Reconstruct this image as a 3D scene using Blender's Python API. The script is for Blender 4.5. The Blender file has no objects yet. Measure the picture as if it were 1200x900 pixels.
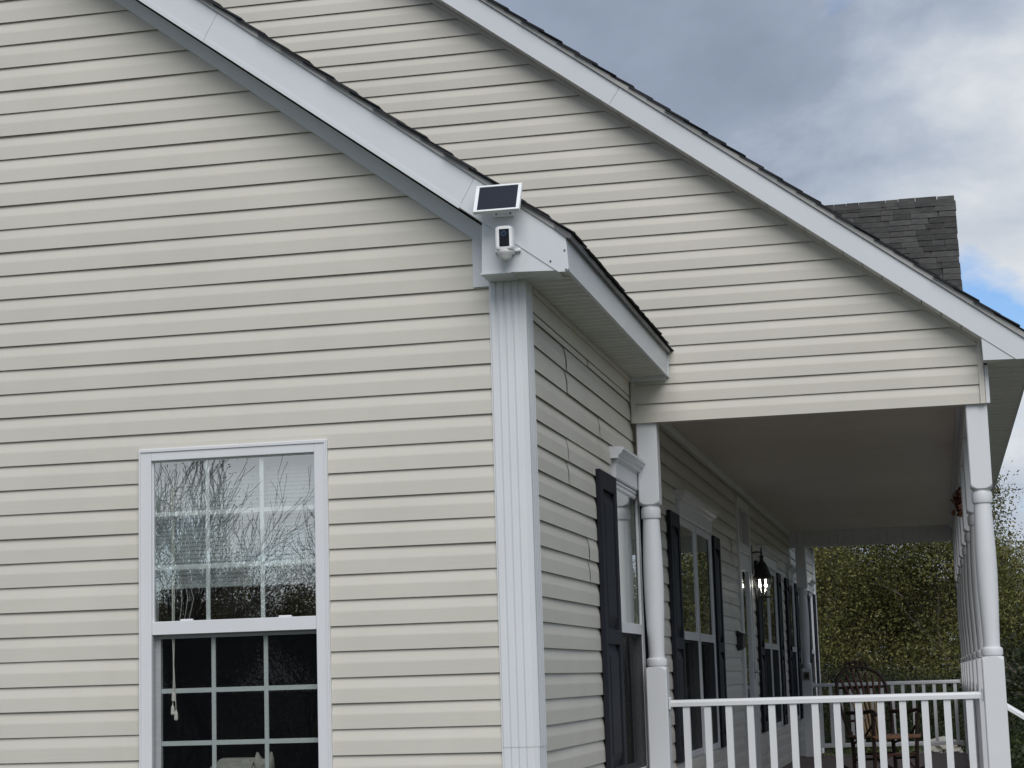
import bpy, math, random
import numpy as np
from mathutils import Vector, Matrix, Euler
rnd = random.Random(7)
S = bpy.context.scene
COL = S.collection
R = math.radians

# ------------------------------------------------------------------ camera
cam_d = bpy.data.cameras.new('camera')
cam = bpy.data.objects.new('camera', cam_d)
COL.objects.link(cam)
cam_d.sensor_width = 36.0
cam_d.lens = 2305.0 / 1200.0 * 36.0
cam_d.clip_start = 0.05
cam_d.clip_end = 3000
rx = Vector((0.9770223, 0.2109982, -0.0301183))
dn = Vector((-0.0606807, 0.1399082, -0.9883034))
fw = Vector((-0.2043165, 0.9674221, 0.1494970))
rot = Matrix((rx, -dn, -fw)).transposed()
cam.matrix_world = Matrix.Translation((1.742, -8.507, 1.6)) @ rot.to_4x4()
S.camera = cam

# ------------------------------------------------------------------ light
S.view_settings.view_transform = 'Standard'
S.view_settings.look = 'None'
S.view_settings.exposure = 0.42
S.view_settings.gamma = 1.0
SUN_EL, SUN_AZ = R(43), R(161)          # azimuth clockwise from +Y
sun_dir = Vector((math.sin(SUN_AZ) * math.cos(SUN_EL), math.cos(SUN_AZ) * math.cos(SUN_EL), math.sin(SUN_EL)))
sl = bpy.data.lights.new('sun', 'SUN')
sl.energy = 1.8
sl.angle = R(45)
sl.color = (1.0, 0.975, 0.94)
so = bpy.data.objects.new('sun', sl)
COL.objects.link(so)
so.location = (0, 0, 30)
so.rotation_euler = sun_dir.to_track_quat('Z', 'Y').to_euler()

W = bpy.data.worlds.new('World')
S.world = W
W.use_nodes = True


def sky_world():
    nt = W.node_tree
    nt.nodes.clear()
    N, L = nt.nodes.new, nt.links.new
    out = N('ShaderNodeOutputWorld')
    bg = N('ShaderNodeBackground')
    bg.inputs[1].default_value = 0.1
    sky = N('ShaderNodeTexSky')
    sky.sky_type = 'NISHITA'
    sky.sun_disc = False
    sky.sun_elevation = SUN_EL
    sky.sun_rotation = SUN_AZ
    sky.air_density = 1.0
    sky.dust_density = 0.6
    tc = N('ShaderNodeTexCoord')
    # broken cloud deck, noise on the view direction, flattened towards the horizon
    mp = N('ShaderNodeMapping')
    mp.inputs['Scale'].default_value = (1.0, 0.9, 1.6)
    L(tc.outputs['Generated'], mp.inputs[0])

    def noise(scale, detail, rough, loc, dist=0.0):
        m = N('ShaderNodeVectorMath')
        m.operation = 'ADD'
        m.inputs[1].default_value = loc
        L(mp.outputs[0], m.inputs[0])
        n = N('ShaderNodeTexNoise')
        n.inputs['Scale'].default_value = scale
        n.inputs['Detail'].default_value = detail
        n.inputs['Roughness'].default_value = rough
        n.inputs['Distortion'].default_value = dist
        L(m.outputs[0], n.inputs[0])
        return n.outputs['Fac']

    def ramp(src, stops):
        r = N('ShaderNodeValToRGB')
        e = r.color_ramp.elements
        e[0].position, e[0].color = stops[0][0], stops[0][1]
        e[1].position, e[1].color = stops[-1][0], stops[-1][1]
        for p, c in stops[1:-1]:
            x = e.new(p)
            x.color = c
        L(src, r.inputs[0])
        return r.outputs[0]
    cover = noise(4.0, 10, 0.55, CL_COVER, 0.3)
    body = noise(3.6, 10, 0.56, CL_BODY, 0.2)
    # the deck is thicker and greyer overhead, thinner and brighter low down
    sep = N('ShaderNodeSeparateXYZ')
    L(tc.outputs['Generated'], sep.inputs[0])

    def lower(src, z0, z1, a, b):
        r = N('ShaderNodeMapRange')
        for k_, v_ in zip(('From Min', 'From Max', 'To Min', 'To Max'), (z0, z1, a, b)):
            r.inputs[k_].default_value = v_
        L(sep.outputs['Z'], r.inputs[0])
        ad = N('ShaderNodeMath')
        ad.operation = 'ADD'
        L(src, ad.inputs[0])
        L(r.outputs[0], ad.inputs[1])
        return ad.outputs[0]
    body = lower(body, 0.17, 0.36, 0.07, -0.07)
    cover = lower(cover, 0.12, 0.30, -0.03, 0.08)
    g = lambda v: (v, v, v, 1)
    mask = ramp(cover, [(0.40, g(0.0)), (0.475, g(1.0))])
    tone = ramp(body, [(0.34, (1.95, 2.32, 3.02, 1)), (0.46, (2.4, 2.82, 3.6, 1)), (0.55, (3.55, 4.0, 4.7, 1)), (0.64, (5.3, 5.55, 5.85, 1))])
    # the blue of the gaps
    gain = N('ShaderNodeVectorMath')
    gain.operation = 'MULTIPLY'
    gain.inputs[1].default_value = (0.66, 0.80, 1.0)
    L(sky.outputs[0], gain.inputs[0])
    mix = N('ShaderNodeMix')
    mix.data_type = 'RGBA'
    L(mask, mix.inputs['Factor'])
    L(gain.outputs[0], mix.inputs['A'])
    L(tone, mix.inputs['B'])
    L(mix.outputs['Result'], bg.inputs[0])
    L(bg.outputs[0], out.inputs[0])


CL_COVER = (17.6014, -10.4391, 0.52)
CL_BODY = (-7.9624, 9.5822, -5.8473)
sky_world()

# ------------------------------------------------------------------ materials


def mat(name, col, rough=0.5, spec=0.5, var=0.06, vscale=3.0, bump=0.0, bscale=60.0, bstretch=(1, 1, 1), rand=0.0, metal=0.0, dirt=0.0, dirtcol=(0.2, 0.18, 0.15), trans=0.0):
    m = bpy.data.materials.new(name)
    m.use_nodes = True
    nt = m.node_tree
    N, L = nt.nodes.new, nt.links.new
    b = nt.nodes['Principled BSDF']
    b.inputs['Roughness'].default_value = rough
    b.inputs['Specular IOR Level'].default_value = spec
    b.inputs['Metallic'].default_value = metal
    tc = N('ShaderNodeTexCoord')
    n = N('ShaderNodeTexNoise')
    n.inputs['Scale'].default_value = vscale
    n.inputs['Detail'].default_value = 6
    L(tc.outputs['Object'], n.inputs[0])
    mr = N('ShaderNodeMapRange')
    mr.inputs['From Min'].default_value = 0.3
    mr.inputs['From Max'].default_value = 0.7
    mr.inputs['To Min'].default_value = 1 - var
    mr.inputs['To Max'].default_value = 1 + var
    L(n.outputs['Fac'], mr.inputs[0])
    fac = mr.outputs[0]
    if rand:
        oi = N('ShaderNodeObjectInfo')
        m2 = N('ShaderNodeMapRange')
        m2.inputs['To Min'].default_value = 1 - rand
        m2.inputs['To Max'].default_value = 1 + rand
        L(oi.outputs['Random'], m2.inputs[0])
        mu = N('ShaderNodeMath')
        mu.operation = 'MULTIPLY'
        L(fac, mu.inputs[0])
        L(m2.outputs[0], mu.inputs[1])
        fac = mu.outputs[0]
    vm = N('ShaderNodeVectorMath')
    vm.operation = 'SCALE'
    vm.inputs[0].default_value = col
    L(fac, vm.inputs['Scale'])
    c = vm.outputs[0]
    if dirt:
        dn_ = N('ShaderNodeTexNoise')
        dn_.inputs['Scale'].default_value = 1.3
        dn_.inputs['Detail'].default_value = 9
        dn_.inputs['Roughness'].default_value = 0.7
        dm = N('ShaderNodeMapping')
        dm.inputs['Scale'].default_value = (2.2, 2.2, 0.8)
        L(tc.outputs['Object'], dm.inputs[0])
        L(dm.outputs[0], dn_.inputs[0])
        dr = N('ShaderNodeMapRange')
        dr.inputs['From Min'].default_value = 0.5
        dr.inputs['From Max'].default_value = 0.8
        dr.inputs['To Max'].default_value = dirt
        L(dn_.outputs['Fac'], dr.inputs[0])
        mx = N('ShaderNodeMix')
        mx.data_type = 'RGBA'
        L(dr.outputs[0], mx.inputs['Factor'])
        L(c, mx.inputs['A'])
        mx.inputs['B'].default_value = (*dirtcol, 1)
        c = mx.outputs['Result']
    L(c, b.inputs['Base Color'])
    if bump:
        mp = N('ShaderNodeMapping')
        mp.inputs['Scale'].default_value = bstretch
        L(tc.outputs['Object'], mp.inputs[0])
        bn = N('ShaderNodeTexNoise')
        bn.inputs['Scale'].default_value = bscale
        bn.inputs['Detail'].default_value = 5
        L(mp.outputs[0], bn.inputs[0])
        bp = N('ShaderNodeBump')
        bp.inputs['Strength'].default_value = bump
        bp.inputs['Distance'].default_value = 0.004
        L(bn.outputs['Fac'], bp.inputs['Height'])
        L(bp.outputs[0], b.inputs['Normal'])
    return m


def glass_mat(name, f0, tint=(0.9, 0.95, 0.93)):
    m = bpy.data.materials.new(name)
    m.use_nodes = True
    nt = m.node_tree
    nt.nodes.clear()
    N, L = nt.nodes.new, nt.links.new
    out = N('ShaderNodeOutputMaterial')
    mix = N('ShaderNodeMixShader')
    tr = N('ShaderNodeBsdfTransparent')
    tr.inputs[0].default_value = (*tint, 1)
    gl = N('ShaderNodeBsdfGlossy')
    gl.inputs['Roughness'].default_value = 0.0
    gl.inputs['Color'].default_value = (0.95, 0.97, 0.97, 1)
    # Schlick reflectance, the same from both sides of the pane
    lw = N('ShaderNodeLayerWeight')
    lw.inputs['Blend'].default_value = 0.5
    pw_ = N('ShaderNodeMath')
    pw_.operation = 'POWER'
    pw_.inputs[1].default_value = 5.0
    L(lw.outputs['Facing'], pw_.inputs[0])
    fr = N('ShaderNodeMapRange')
    fr.inputs['To Min'].default_value = f0
    L(pw_.outputs[0], fr.inputs[0])
    L(fr.outputs[0], mix.inputs[0])
    L(tr.outputs[0], mix.inputs[1])
    L(gl.outputs[0], mix.inputs[2])
    L(mix.outputs[0], out.inputs[0])
    return m


def screen_mat(name, open_=0.55, col=(0.010, 0.011, 0.013)):
    m = bpy.data.materials.new(name)
    m.use_nodes = True
    nt = m.node_tree
    nt.nodes.clear()
    N, L = nt.nodes.new, nt.links.new
    out = N('ShaderNodeOutputMaterial')
    mix = N('ShaderNodeMixShader')
    tr = N('ShaderNodeBsdfTransparent')
    df = N('ShaderNodeBsdfDiffuse')
    df.inputs[0].default_value = (*col, 1)
    tc = N('ShaderNodeTexCoord')
    n = N('ShaderNodeTexNoise')
    n.inputs['Scale'].default_value = 14
    mp = N('ShaderNodeMapping')
    mp.inputs['Scale'].default_value = (1, 1, 6)
    L(tc.outputs['Object'], mp.inputs[0])
    L(mp.outputs[0], n.inputs[0])
    mr = N('ShaderNodeMapRange')
    mr.inputs['To Min'].default_value = 1 - open_ - 0.08
    mr.inputs['To Max'].default_value = 1 - open_ + 0.08
    L(n.outputs['Fac'], mr.inputs[0])
    L(mr.outputs[0], mix.inputs[0])
    L(tr.outputs[0], mix.inputs[1])
    L(df.outputs[0], mix.inputs[2])
    L(mix.outputs[0], out.inputs[0])
    return m


def emit_mat(name, col, s):
    m = bpy.data.materials.new(name)
    m.use_nodes = True
    nt = m.node_tree
    nt.nodes.clear()
    out = nt.nodes.new('ShaderNodeOutputMaterial')
    e = nt.nodes.new('ShaderNodeEmission')
    e.inputs[0].default_value = (*col, 1)
    e.inputs[1].default_value = s
    nt.links.new(e.outputs[0], out.inputs[0])
    return m


def leaf_mat(name, c1, c2, rough=0.55):
    m = bpy.data.materials.new(name)
    m.use_nodes = True
    nt = m.node_tree
    N, L = nt.nodes.new, nt.links.new
    b = nt.nodes['Principled BSDF']
    b.inputs['Roughness'].default_value = rough
    b.inputs['Specular IOR Level'].default_value = 0.3
    at = N('ShaderNodeAttribute')
    at.attribute_name = 'tint'
    mx = N('ShaderNodeMix')
    mx.data_type = 'RGBA'
    mx.inputs['A'].default_value = (*c1, 1)
    mx.inputs['B'].default_value = (*c2, 1)
    L(at.outputs['Fac'], mx.inputs['Factor'])
    L(mx.outputs['Result'], b.inputs['Base Color'])
    tl = N('ShaderNodeBsdfTranslucent')
    L(mx.outputs['Result'], tl.inputs[0])
    ms = N('ShaderNodeMixShader')
    ms.inputs[0].default_value = 0.3
    L(b.outputs[0], ms.inputs[1])
    L(tl.outputs[0], ms.inputs[2])
    L(ms.outputs[0], nt.nodes['Material Output'].inputs[0])
    return m


VINYL = mat('cream_vinyl', (0.58, 0.555, 0.492), 0.5, 0.4, 0.035, 1.6, 0.12, 55, (0.12, 0.12, 1.6), rand=0.02, dirt=0.12, dirtcol=(0.36, 0.33, 0.27))
WHITE = mat('white_trim', (0.67, 0.685, 0.705), 0.42, 0.45, 0.03, 2.0, 0.05, 40, dirt=0.10, dirtcol=(0.42, 0.41, 0.38))
METALW = mat('white_coil_stock', (0.625, 0.65, 0.675), 0.36, 0.5, 0.03, 1.5, 0.25, 3.0, (1, 1, 1), dirt=0.14, dirtcol=(0.5, 0.5, 0.48))
SOFFIT = mat('white_soffit_vinyl', (0.70, 0.70, 0.68), 0.5, 0.4, 0.03, 3.0, 0.05, 60, rand=0.03, dirt=0.12, dirtcol=(0.4, 0.37, 0.32))
CEIL = mat('porch_ceiling_paint', (0.70, 0.65, 0.60), 0.55, 0.35, 0.05, 0.8, 0.05, 20, dirt=0.2, dirtcol=(0.36, 0.31, 0.27))
PAINT = mat('white_gloss_paint', (0.675, 0.685, 0.705), 0.33, 0.5, 0.025, 3.0, 0.06, 25, dirt=0.10, dirtcol=(0.45, 0.42, 0.38))
NAVY = mat('dark_shutter_vinyl', (0.012, 0.0135, 0.020), 0.6, 0.2, 0.12, 4.0, 0.15, 90, (1, 1, 0.1))
SHING = mat('charcoal_shingle', (0.056, 0.055, 0.053), 0.9, 0.25, 0.3, 9.0, 0.9, 160, rand=0.36)
SHINGE = mat('dark_shingle_edge', (0.040, 0.040, 0.044), 0.9, 0.2, 0.3, 20.0, 0.9, 160, rand=0.3)
DRIP = mat('drip_edge_metal', (0.36, 0.355, 0.34), 0.42, 0.5, 0.08, 4.0, 0.1, 20, dirt=0.3, dirtcol=(0.14, 0.13, 0.12))
DRIPD = mat('dark_drip_edge_metal', (0.13, 0.13, 0.135), 0.45, 0.5, 0.12, 4.0, 0.1, 20, dirt=0.3, dirtcol=(0.07, 0.07, 0.07))
GLASS = glass_mat('window_glass', 0.40)
GLASSL = glass_mat('lower_window_glass', 0.06)
SCREEN = screen_mat('insect_screen', 0.68)
SCREENB = screen_mat('dense_insect_screen', 0.30)
BLIND = mat('white_blind', (0.44, 0.46, 0.47), 0.5, 0.4, 0.02, 5)
CORD = mat('blind_cord', (0.72, 0.70, 0.64), 0.7)
INT = mat('interior_wall_paint', (0.16, 0.16, 0.17), 0.8, 0.2, 0.04, 2)
DARKF = mat('interior_floor', (0.10, 0.07, 0.05), 0.6)
FOUND = mat('foundation_block', (0.36, 0.34, 0.31), 0.9, 0.2, 0.12, 6, 0.5, 60)
DECK = mat('brown_deck_boards', (0.135, 0.092, 0.078), 0.62, 0.35, 0.15, 5, 0.35, 60, (0.1, 1, 1), rand=0.14, dirt=0.3, dirtcol=(0.17, 0.14, 0.12))
GRASS = mat('lawn', (0.092, 0.098, 0.070), 0.95, 0.1, 0.35, 1.2, 0.8, 30, dirt=0.4, dirtcol=(0.14, 0.125, 0.10))
BLADE = leaf_mat('grass_blades', (0.05, 0.085, 0.02), (0.12, 0.13, 0.05))
BARK = mat('grey_brown_bark', (0.13, 0.115, 0.10), 0.9, 0.2, 0.3, 8, 0.9, 30, (1, 1, 0.25))
BARKD = mat('dark_bark', (0.030, 0.026, 0.022), 0.9, 0.2, 0.3, 8, 0.9, 30, (1, 1, 0.25))  # colour darkened so the mirrored bare trees stand out in the glass
LEAF_A = leaf_mat('spring_leaves', (0.036, 0.046, 0.012), (0.245, 0.235, 0.075))
LEAF_B = leaf_mat('brownish_leaves', (0.048, 0.045, 0.018), (0.23, 0.195, 0.085))
LEAF_C = leaf_mat('evergreen_leaves', (0.012, 0.020, 0.010), (0.045, 0.062, 0.024))
LEAF_R = leaf_mat('rust_dried_leaves', (0.11, 0.038, 0.02), (0.24, 0.11, 0.06))
BLACK = mat('black_metal', (0.012, 0.012, 0.013), 0.4, 0.5, 0.1, 8, 0.1, 60)
BPLAS = mat('black_plastic', (0.006, 0.007, 0.010), 0.25, 0.25, 0.05, 8)
WPLAS = mat('white_plastic', (0.82, 0.83, 0.84), 0.38, 0.5, 0.01, 8)
SOLAR = mat('solar_cells', (0.014, 0.016, 0.026), 0.28, 0.5, 0.15, 5)
LENS = mat('camera_lens', (0.004, 0.004, 0.006), 0.05, 0.8, 0.0, 5)
DOORW = mat('white_door_paint', (0.66, 0.66, 0.66), 0.4, 0.45, 0.03, 4)
BULB = emit_mat('lit_bulb', (1.0, 0.96, 0.88), 15.0)
LGLASS = glass_mat('lantern_glass', 0.08, (0.95, 0.96, 0.96))
TWIG = mat('dark_bark_twigs', (0.042, 0.025, 0.019), 0.7, 0.4, 0.3, 14, 0.6, 60)
TWIGR = mat('reddish_twigs', (0.085, 0.035, 0.025), 0.6, 0.4, 0.25, 14, 0.4, 60)
SLAT = mat('peeled_tan_slats', (0.36, 0.245, 0.135), 0.5, 0.4, 0.2, 14, 0.3, 50, (1, 1, 0.1))
SEATW = mat('brown_seat_wood', (0.24, 0.125, 0.07), 0.45, 0.4, 0.2, 10, 0.3, 60, (0.2, 1, 1))
ROCK = mat('pale_rock', (0.36, 0.34, 0.30), 0.9, 0.2, 0.25, 4, 0.8, 20)
CATF = mat('pale_fur', (0.55, 0.52, 0.47), 0.9, 0.1, 0.15, 20, 0.5, 90)
TANP = mat('tan_plastic', (0.20, 0.165, 0.12), 0.5)
STEEL = mat('steel_screw', (0.10, 0.10, 0.11), 0.4, 0.5, metal=0.6)
CHROME = mat('door_hardware', (0.5, 0.5, 0.5), 0.25, 0.5, metal=1.0)

# ------------------------------------------------------------------ mesh helpers


class MB:
    def __init__(self):
        self.v = []
        self.f = []

    def add(self, vs, fs):
        b = len(self.v)
        self.v += [tuple(x) for x in vs]
        self.f += [tuple(i + b for i in f) for f in fs]
        return self

    def box(self, x0, x1, y0, y1, z0, z1, m=None):
        vs = [(x, y, z) for z in (z0, z1) for y in (y0, y1) for x in (x0, x1)]
        if m:
            vs = [m(*p) for p in vs]
        return self.add(vs, [(0, 2, 3, 1), (4, 5, 7, 6), (0, 1, 5, 4), (2, 6, 7, 3), (0, 4, 6, 2), (1, 3, 7, 5)])

    def prism(self, poly, fn, a, b):
        """poly of 2-D points; fn(p, q, t) -> xyz; swept from t=a to t=b"""
        n = len(poly)
        vs = [fn(p, q, a) for p, q in poly] + [fn(p, q, b) for p, q in poly]
        fs = [tuple(range(n))[::-1], tuple(range(n, 2 * n))]
        fs += [(i, (i + 1) % n, n + (i + 1) % n, n + i) for i in range(n)]
        return self.add(vs, fs)

    def tube(self, pts, rad, k=6, caps=True):
        pts = [Vector(p) for p in pts]
        if not hasattr(rad, '__len__'):
            rad = [rad] * len(pts)
        vs, fs = [], []
        ref = None
        for i, p in enumerate(pts):
            d = (pts[min(i + 1, len(pts) - 1)] - pts[max(i - 1, 0)])
            d = d.normalized() if d.length > 1e-9 else Vector((0, 0, 1))
            if ref is None:
                ref = d.orthogonal().normalized()
            ref = (ref - d * ref.dot(d))
            ref = ref.normalized() if ref.length > 1e-6 else d.orthogonal().normalized()
            s = d.cross(ref)
            for j in range(k):
                a = 2 * math.pi * j / k
                vs.append(p + (ref * math.cos(a) + s * math.sin(a)) * rad[i])
        for i in range(len(pts) - 1):
            for j in range(k):
                fs.append((i * k + j, i * k + (j + 1) % k, (i + 1) * k + (j + 1) % k, (i + 1) * k + j))
        if caps:
            fs.append(tuple(range(k))[::-1])
            fs.append(tuple(range((len(pts) - 1) * k, len(pts) * k)))
        return self.add(vs, fs)

    def lathe(self, prof, k=16, c=(0, 0, 0)):
        """prof: (r, z) from bottom to top"""
        vs, fs = [], []
        for r, z in prof:
            for j in range(k):
                a = 2 * math.pi * j / k
                vs.append((c[0] + r * math.cos(a), c[1] + r * math.sin(a), c[2] + z))
        for i in range(len(prof) - 1):
            for j in range(k):
                fs.append((i * k + j, i * k + (j + 1) % k, (i + 1) * k + (j + 1) % k, (i + 1) * k + j))
        fs.append(tuple(range(k))[::-1])
        fs.append(tuple(range((len(prof) - 1) * k, len(prof) * k)))
        return self.add(vs, fs)

    def mesh(self, name, m):
        me = bpy.data.meshes.new(name)
        me.from_pydata(self.v, [], self.f)
        me.materials.append(m)
        import bmesh
        bm = bmesh.new()
        bm.from_mesh(me)
        bmesh.ops.recalc_face_normals(bm, faces=bm.faces)
        bm.to_mesh(me)
        bm.free()
        return me

    def build(self, name, m, parent=None, loc=(0, 0, 0), bev=0.0, smooth=False, seg=2, flip=True):
        return link(name, self.mesh(name, m), parent, loc, bev, smooth, seg)


def link(name, me, parent=None, loc=(0, 0, 0), bev=0.0, smooth=False, seg=2):
    o = bpy.data.objects.new(name, me)
    COL.objects.link(o)
    o.location = loc
    if parent:
        o.parent = parent
    if smooth:
        me.polygons.foreach_set('use_smooth', [True] * len(me.polygons))
    if bev:
        bm = o.modifiers.new('bevel', 'BEVEL')
        bm.width = bev
        bm.segments = seg
        bm.limit_method = 'ANGLE'
        bm.angle_limit = R(35)
    return o


def sheet(name, vs, fs, m, parent=None):
    """open sheet, faces kept as wound"""
    me = bpy.data.meshes.new(name)
    me.from_pydata(vs, [], fs)
    me.materials.append(m)
    return link(name, me, parent)


def tag(o, label=None, cat=None, group=None, kind=None):
    for k, v in (('label', label), ('category', cat), ('group', group), ('kind', kind)):
        if v:
            o[k] = v
    return o


def thing(name, label, cat, loc=(0, 0, 0), rz=0.0, group=None):
    o = bpy.data.objects.new(name, None)
    o.empty_display_size = 0.2
    COL.objects.link(o)
    o.location = loc
    o.rotation_euler = (0, 0, rz)
    return tag(o, label, cat, group)


H = 0.1143                       # siding exposure
ZA, ZB, ZG = 4.9567, 4.9471, 5.7342
YG = 3.0804                      # plane of the porch gable
YE = 15.74                       # far end of the porch
mapA = lambda u, n, z: (u, -n, z)
mapB = lambda u, n, z: (n, u, z)
mapG = lambda u, n, z: (u, YG - n, z)

house = thing('house', 'cream vinyl sided house with white trim, dark shingled roofs and a covered porch', 'house')

PROF = [(0.0, .0125), (.0135, .0115), (.0135, 0), (.0155, 0), (.0150, .060), (.0142, .066), (.0110, .080), (.0070, .098), (.0034, .1185)]


WAV = random.Random(21)


def board(mp, u0, u1, z, parent, zlo=0.0, zhi=9.0, off=0.0, name='siding_board'):
    f0 = u0 if callable(u0) else (lambda t: u0)
    f1 = u1 if callable(u1) else (lambda t: u1)
    vs, fs = [], []
    ln = f1(z + .05) - f0(z + .05)
    k = max(1, min(14, int(ln / .45)))
    ph_ = [WAV.uniform(0, 6.28) for _ in range(3)]
    drop = WAV.uniform(-.0009, .0009)
    for n, dz in PROF:
        zz = min(max(z + dz, zlo), zhi)
        a, b = f0(zz), f1(zz)
        b = max(a, b)
        for i in range(k + 1):
            u = a + (b - a) * i / k
            wn = .0011 * math.sin(u * 2.1 + ph_[0]) + .0007 * math.sin(u * 4.7 + ph_[1]) if n > .001 else 0
            wz = drop + .0009 * math.sin(u * 1.3 + ph_[2]) if zlo == 0.0 and zhi == 9.0 else 0
            vs.append(mp(u, n + off + wn, zz + wz))
    for i in range(len(PROF) - 1):
        for j in range(k):
            fs.append((i * (k + 1) + j, i * (k + 1) + j + 1, (i + 1) * (k + 1) + j + 1, (i + 1) * (k + 1) + j))
    return sheet(name, vs, fs, VINYL, parent)


def slab_with_holes(mb, mp, u0, u1, z0, z1, n0, n1, holes):
    us = sorted({u0, u1} | {min(max(h[k], u0), u1) for h in holes for k in (0, 1)})
    for a, b in zip(us, us[1:]):
        if b - a < 1e-6:
            continue
        cuts = sorted((max(h[2], z0), min(h[3], z1)) for h in holes if h[0] < b - 1e-6 and h[1] > a + 1e-6)
        z = z0
        for c, d in cuts:
            if c > z + 1e-6:
                mb.box(a, b, n0, n1, z, c, mp)
            z = max(z, d)
        if z < z1 - 1e-6:
            mb.box(a, b, n0, n1, z, z1, mp)


# ------------------------------------------------------------------ ground


def ground():
    xs = np.concatenate([[-900, -300, -120, -60], np.linspace(-40, 40, 41), [60, 120, 300, 900]])
    ys = np.concatenate([[-900, -300, -120, -70], np.linspace(-46, 60, 54), [90, 150, 300, 900]])

    def h(x, y):
        t = min(max((y - 16.5) / 8.0, 0), 1)
        return 0.5 * t * t * (3 - 2 * t) + (0.04 * math.sin(x * .7) * math.sin(y * .5) if y < -3 else 0)
    vs = [(x, y, h(x, y)) for y in ys for x in xs]
    n = len(xs)
    fs = [(j * n + i, j * n + i + 1, (j + 1) * n + i + 1, (j + 1) * n + i) for j in range(len(ys) - 1) for i in range(n - 1)]
    o = sheet('ground', vs, fs, GRASS)
    o['kind'] = 'structure'
    return h


gh = ground()

# ------------------------------------------------------------------ wing front wall
wall = MB()
WA = (-1.80, -0.935, 1.06, 2.69)          # opening of the front window
XR = -3.7                                  # wing ridge
zw_low = lambda x: 4.812 - 0.742 * (x + 1.74)     # bottom of wing rake fascia
zwL = lambda x: zw_low(x if x > XR else 2 * XR - x)
slab_with_holes(wall, mapA, -7.6, -0.02, 0.45, 3.36, -0.14, -0.0015, [WA])
wall.prism([(-7.55, 3.36), (-.02, 3.36), (-.2, zw_low(-.2) - .01), (XR, zw_low(XR) - .01), (2 * XR + .2, zw_low(-.2) - .01)], lambda p, q, t: (p, t, q), 0.0015, 0.14)
frontwall = wall.build('front_wall', VINYL, house)
frontwall['label'] = 'cream front wall of the wing with the large window'
MB().box(-7.6, -.03, .005, .3, -.2, .448).build('foundation', FOUND, house)

rakeA = lambda z: min(-0.10, -1.964 + (4.898 - z) / .754 + 0.03)
for i in range(-9, 40):
    z = ZA - i * H
    left = lambda t: max(-7.6, 2 * XR - rakeA(t))
    wz0, wz1 = 1.04 + .01, 2.712 - .01
    if z + H > wz0 and z < wz1:
        board(mapA, left, -1.815, z, frontwall)
        board(mapA, -0.922, rakeA, z, frontwall)
        if z + H > wz1:
            board(mapA, -1.815, -0.922, z, frontwall, zlo=wz1)
        if z < wz0:
            board(mapA, -1.815, -0.922, z, frontwall, zhi=wz0)
    else:
        board(mapA, left, rakeA, z, frontwall)

# rake frieze board on the wall, and the short upright leg of it beside the corner box
fr = MB()
fr.prism([(-.215, 3.588), (XR, 3.588 + .754 * (-.215 - XR)), (XR, zw_low(XR) - .002), (-.137, zw_low(-.137) - .002), (-.137, 3.535)], lambda p, q, t: (p, t, q), -.024, -.002)
fr.box(-.2145, -.139, -.0235, -.0025, 3.362, 3.5875)
fr.build('frieze_board', METALW, house)

# rake soffit: vinyl panels between wall and fascia
for k in range(12):
    x0 = -.14 - k * .3
    x1 = x0 - .296
    MB().prism([(x0, zw_low(x0) + .011), (x1, zw_low(x1) + .011), (x1, zw_low(x1) + .02), (x0, zw_low(x0) + .02)], lambda p, q, t: (p, t, q), -.184, .0).build('rake_soffit_panel', SOFFIT, house)


def rake_fascia(xa, xb, y0, y1, low, hgt, name, m=METALW, lip=.022, endpoly=None):
    b = MB()
    poly = endpoly or [(xa, low(xa)), (xb, low(xb)), (xb, low(xb) + hgt), (xa, low(xa) + hgt)]
    b.prism(poly, lambda p, q, t: (p, t, q), y0, y1)
    return b


# wing rake fascia: three lengths of bent metal with visible joints, each lapping the next
s = .742
FW = .186
j1, j2 = -1.43, -.23
for a, b_, dy in ((XR, j1, 0.0), (j1 + .002, j2, -.0015)):
    sh = .075
    aa = a + (sh if a != XR else 0)
    poly = [(a, zw_low(a) + .001), (b_, zw_low(b_) + .001), (b_ + sh, zw_low(b_ + sh) + FW), (aa, zw_low(aa) + FW)]
    o = MB().prism(poly, lambda p, q, t: (p, t, q), -.2 + dy, -.185 + dy).build('rake_fascia', METALW, house)
    # folded lower lip
    MB().prism([(a, zw_low(a) - .004), (b_, zw_low(b_) - .004), (b_ + .012, zw_low(b_ + .012) + .020), (a + .012, zw_low(a + .012) + .020)], lambda p, q, t: (p, t, q), -.2035 + dy, -.18 + dy).build('fascia_lip', METALW, o)
# end piece with the clipped corner, over the box
endp = [(j2 + .003, zw_low(j2) + .001), (.212, 3.366), (.246, 3.366), (.258, 3.379), (.249, 3.521), (j2 + .003 + .075, zw_low(j2 + .075) + FW)]
endf = MB().prism(endp, lambda p, q, t: (p, t, q), -.2045, -.19).build('rake_fascia', METALW, house)
for x, z in ((.246, 3.374), (.242, 3.46), (.178, 3.416)):
    MB().tube([(x, -.204, z), (x, -.2075, z)], .0045, 8).build('screw', STEEL, endf)
# corner box (eave return) with a folded seam
bx = MB()
bx.prism([(-.133, 3.387), (.205, 3.374), (.205, 3.40), (-.125, 3.655)], lambda p, q, t: (p, t, q), -.2, -.02)
box = bx.build('eave_return', METALW, house)
MB().box(-.139, .0, -.203, .0, 3.379, 3.3868).build('return_base', METALW, box)

# corner post: fluted vinyl, two lengths


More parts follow.
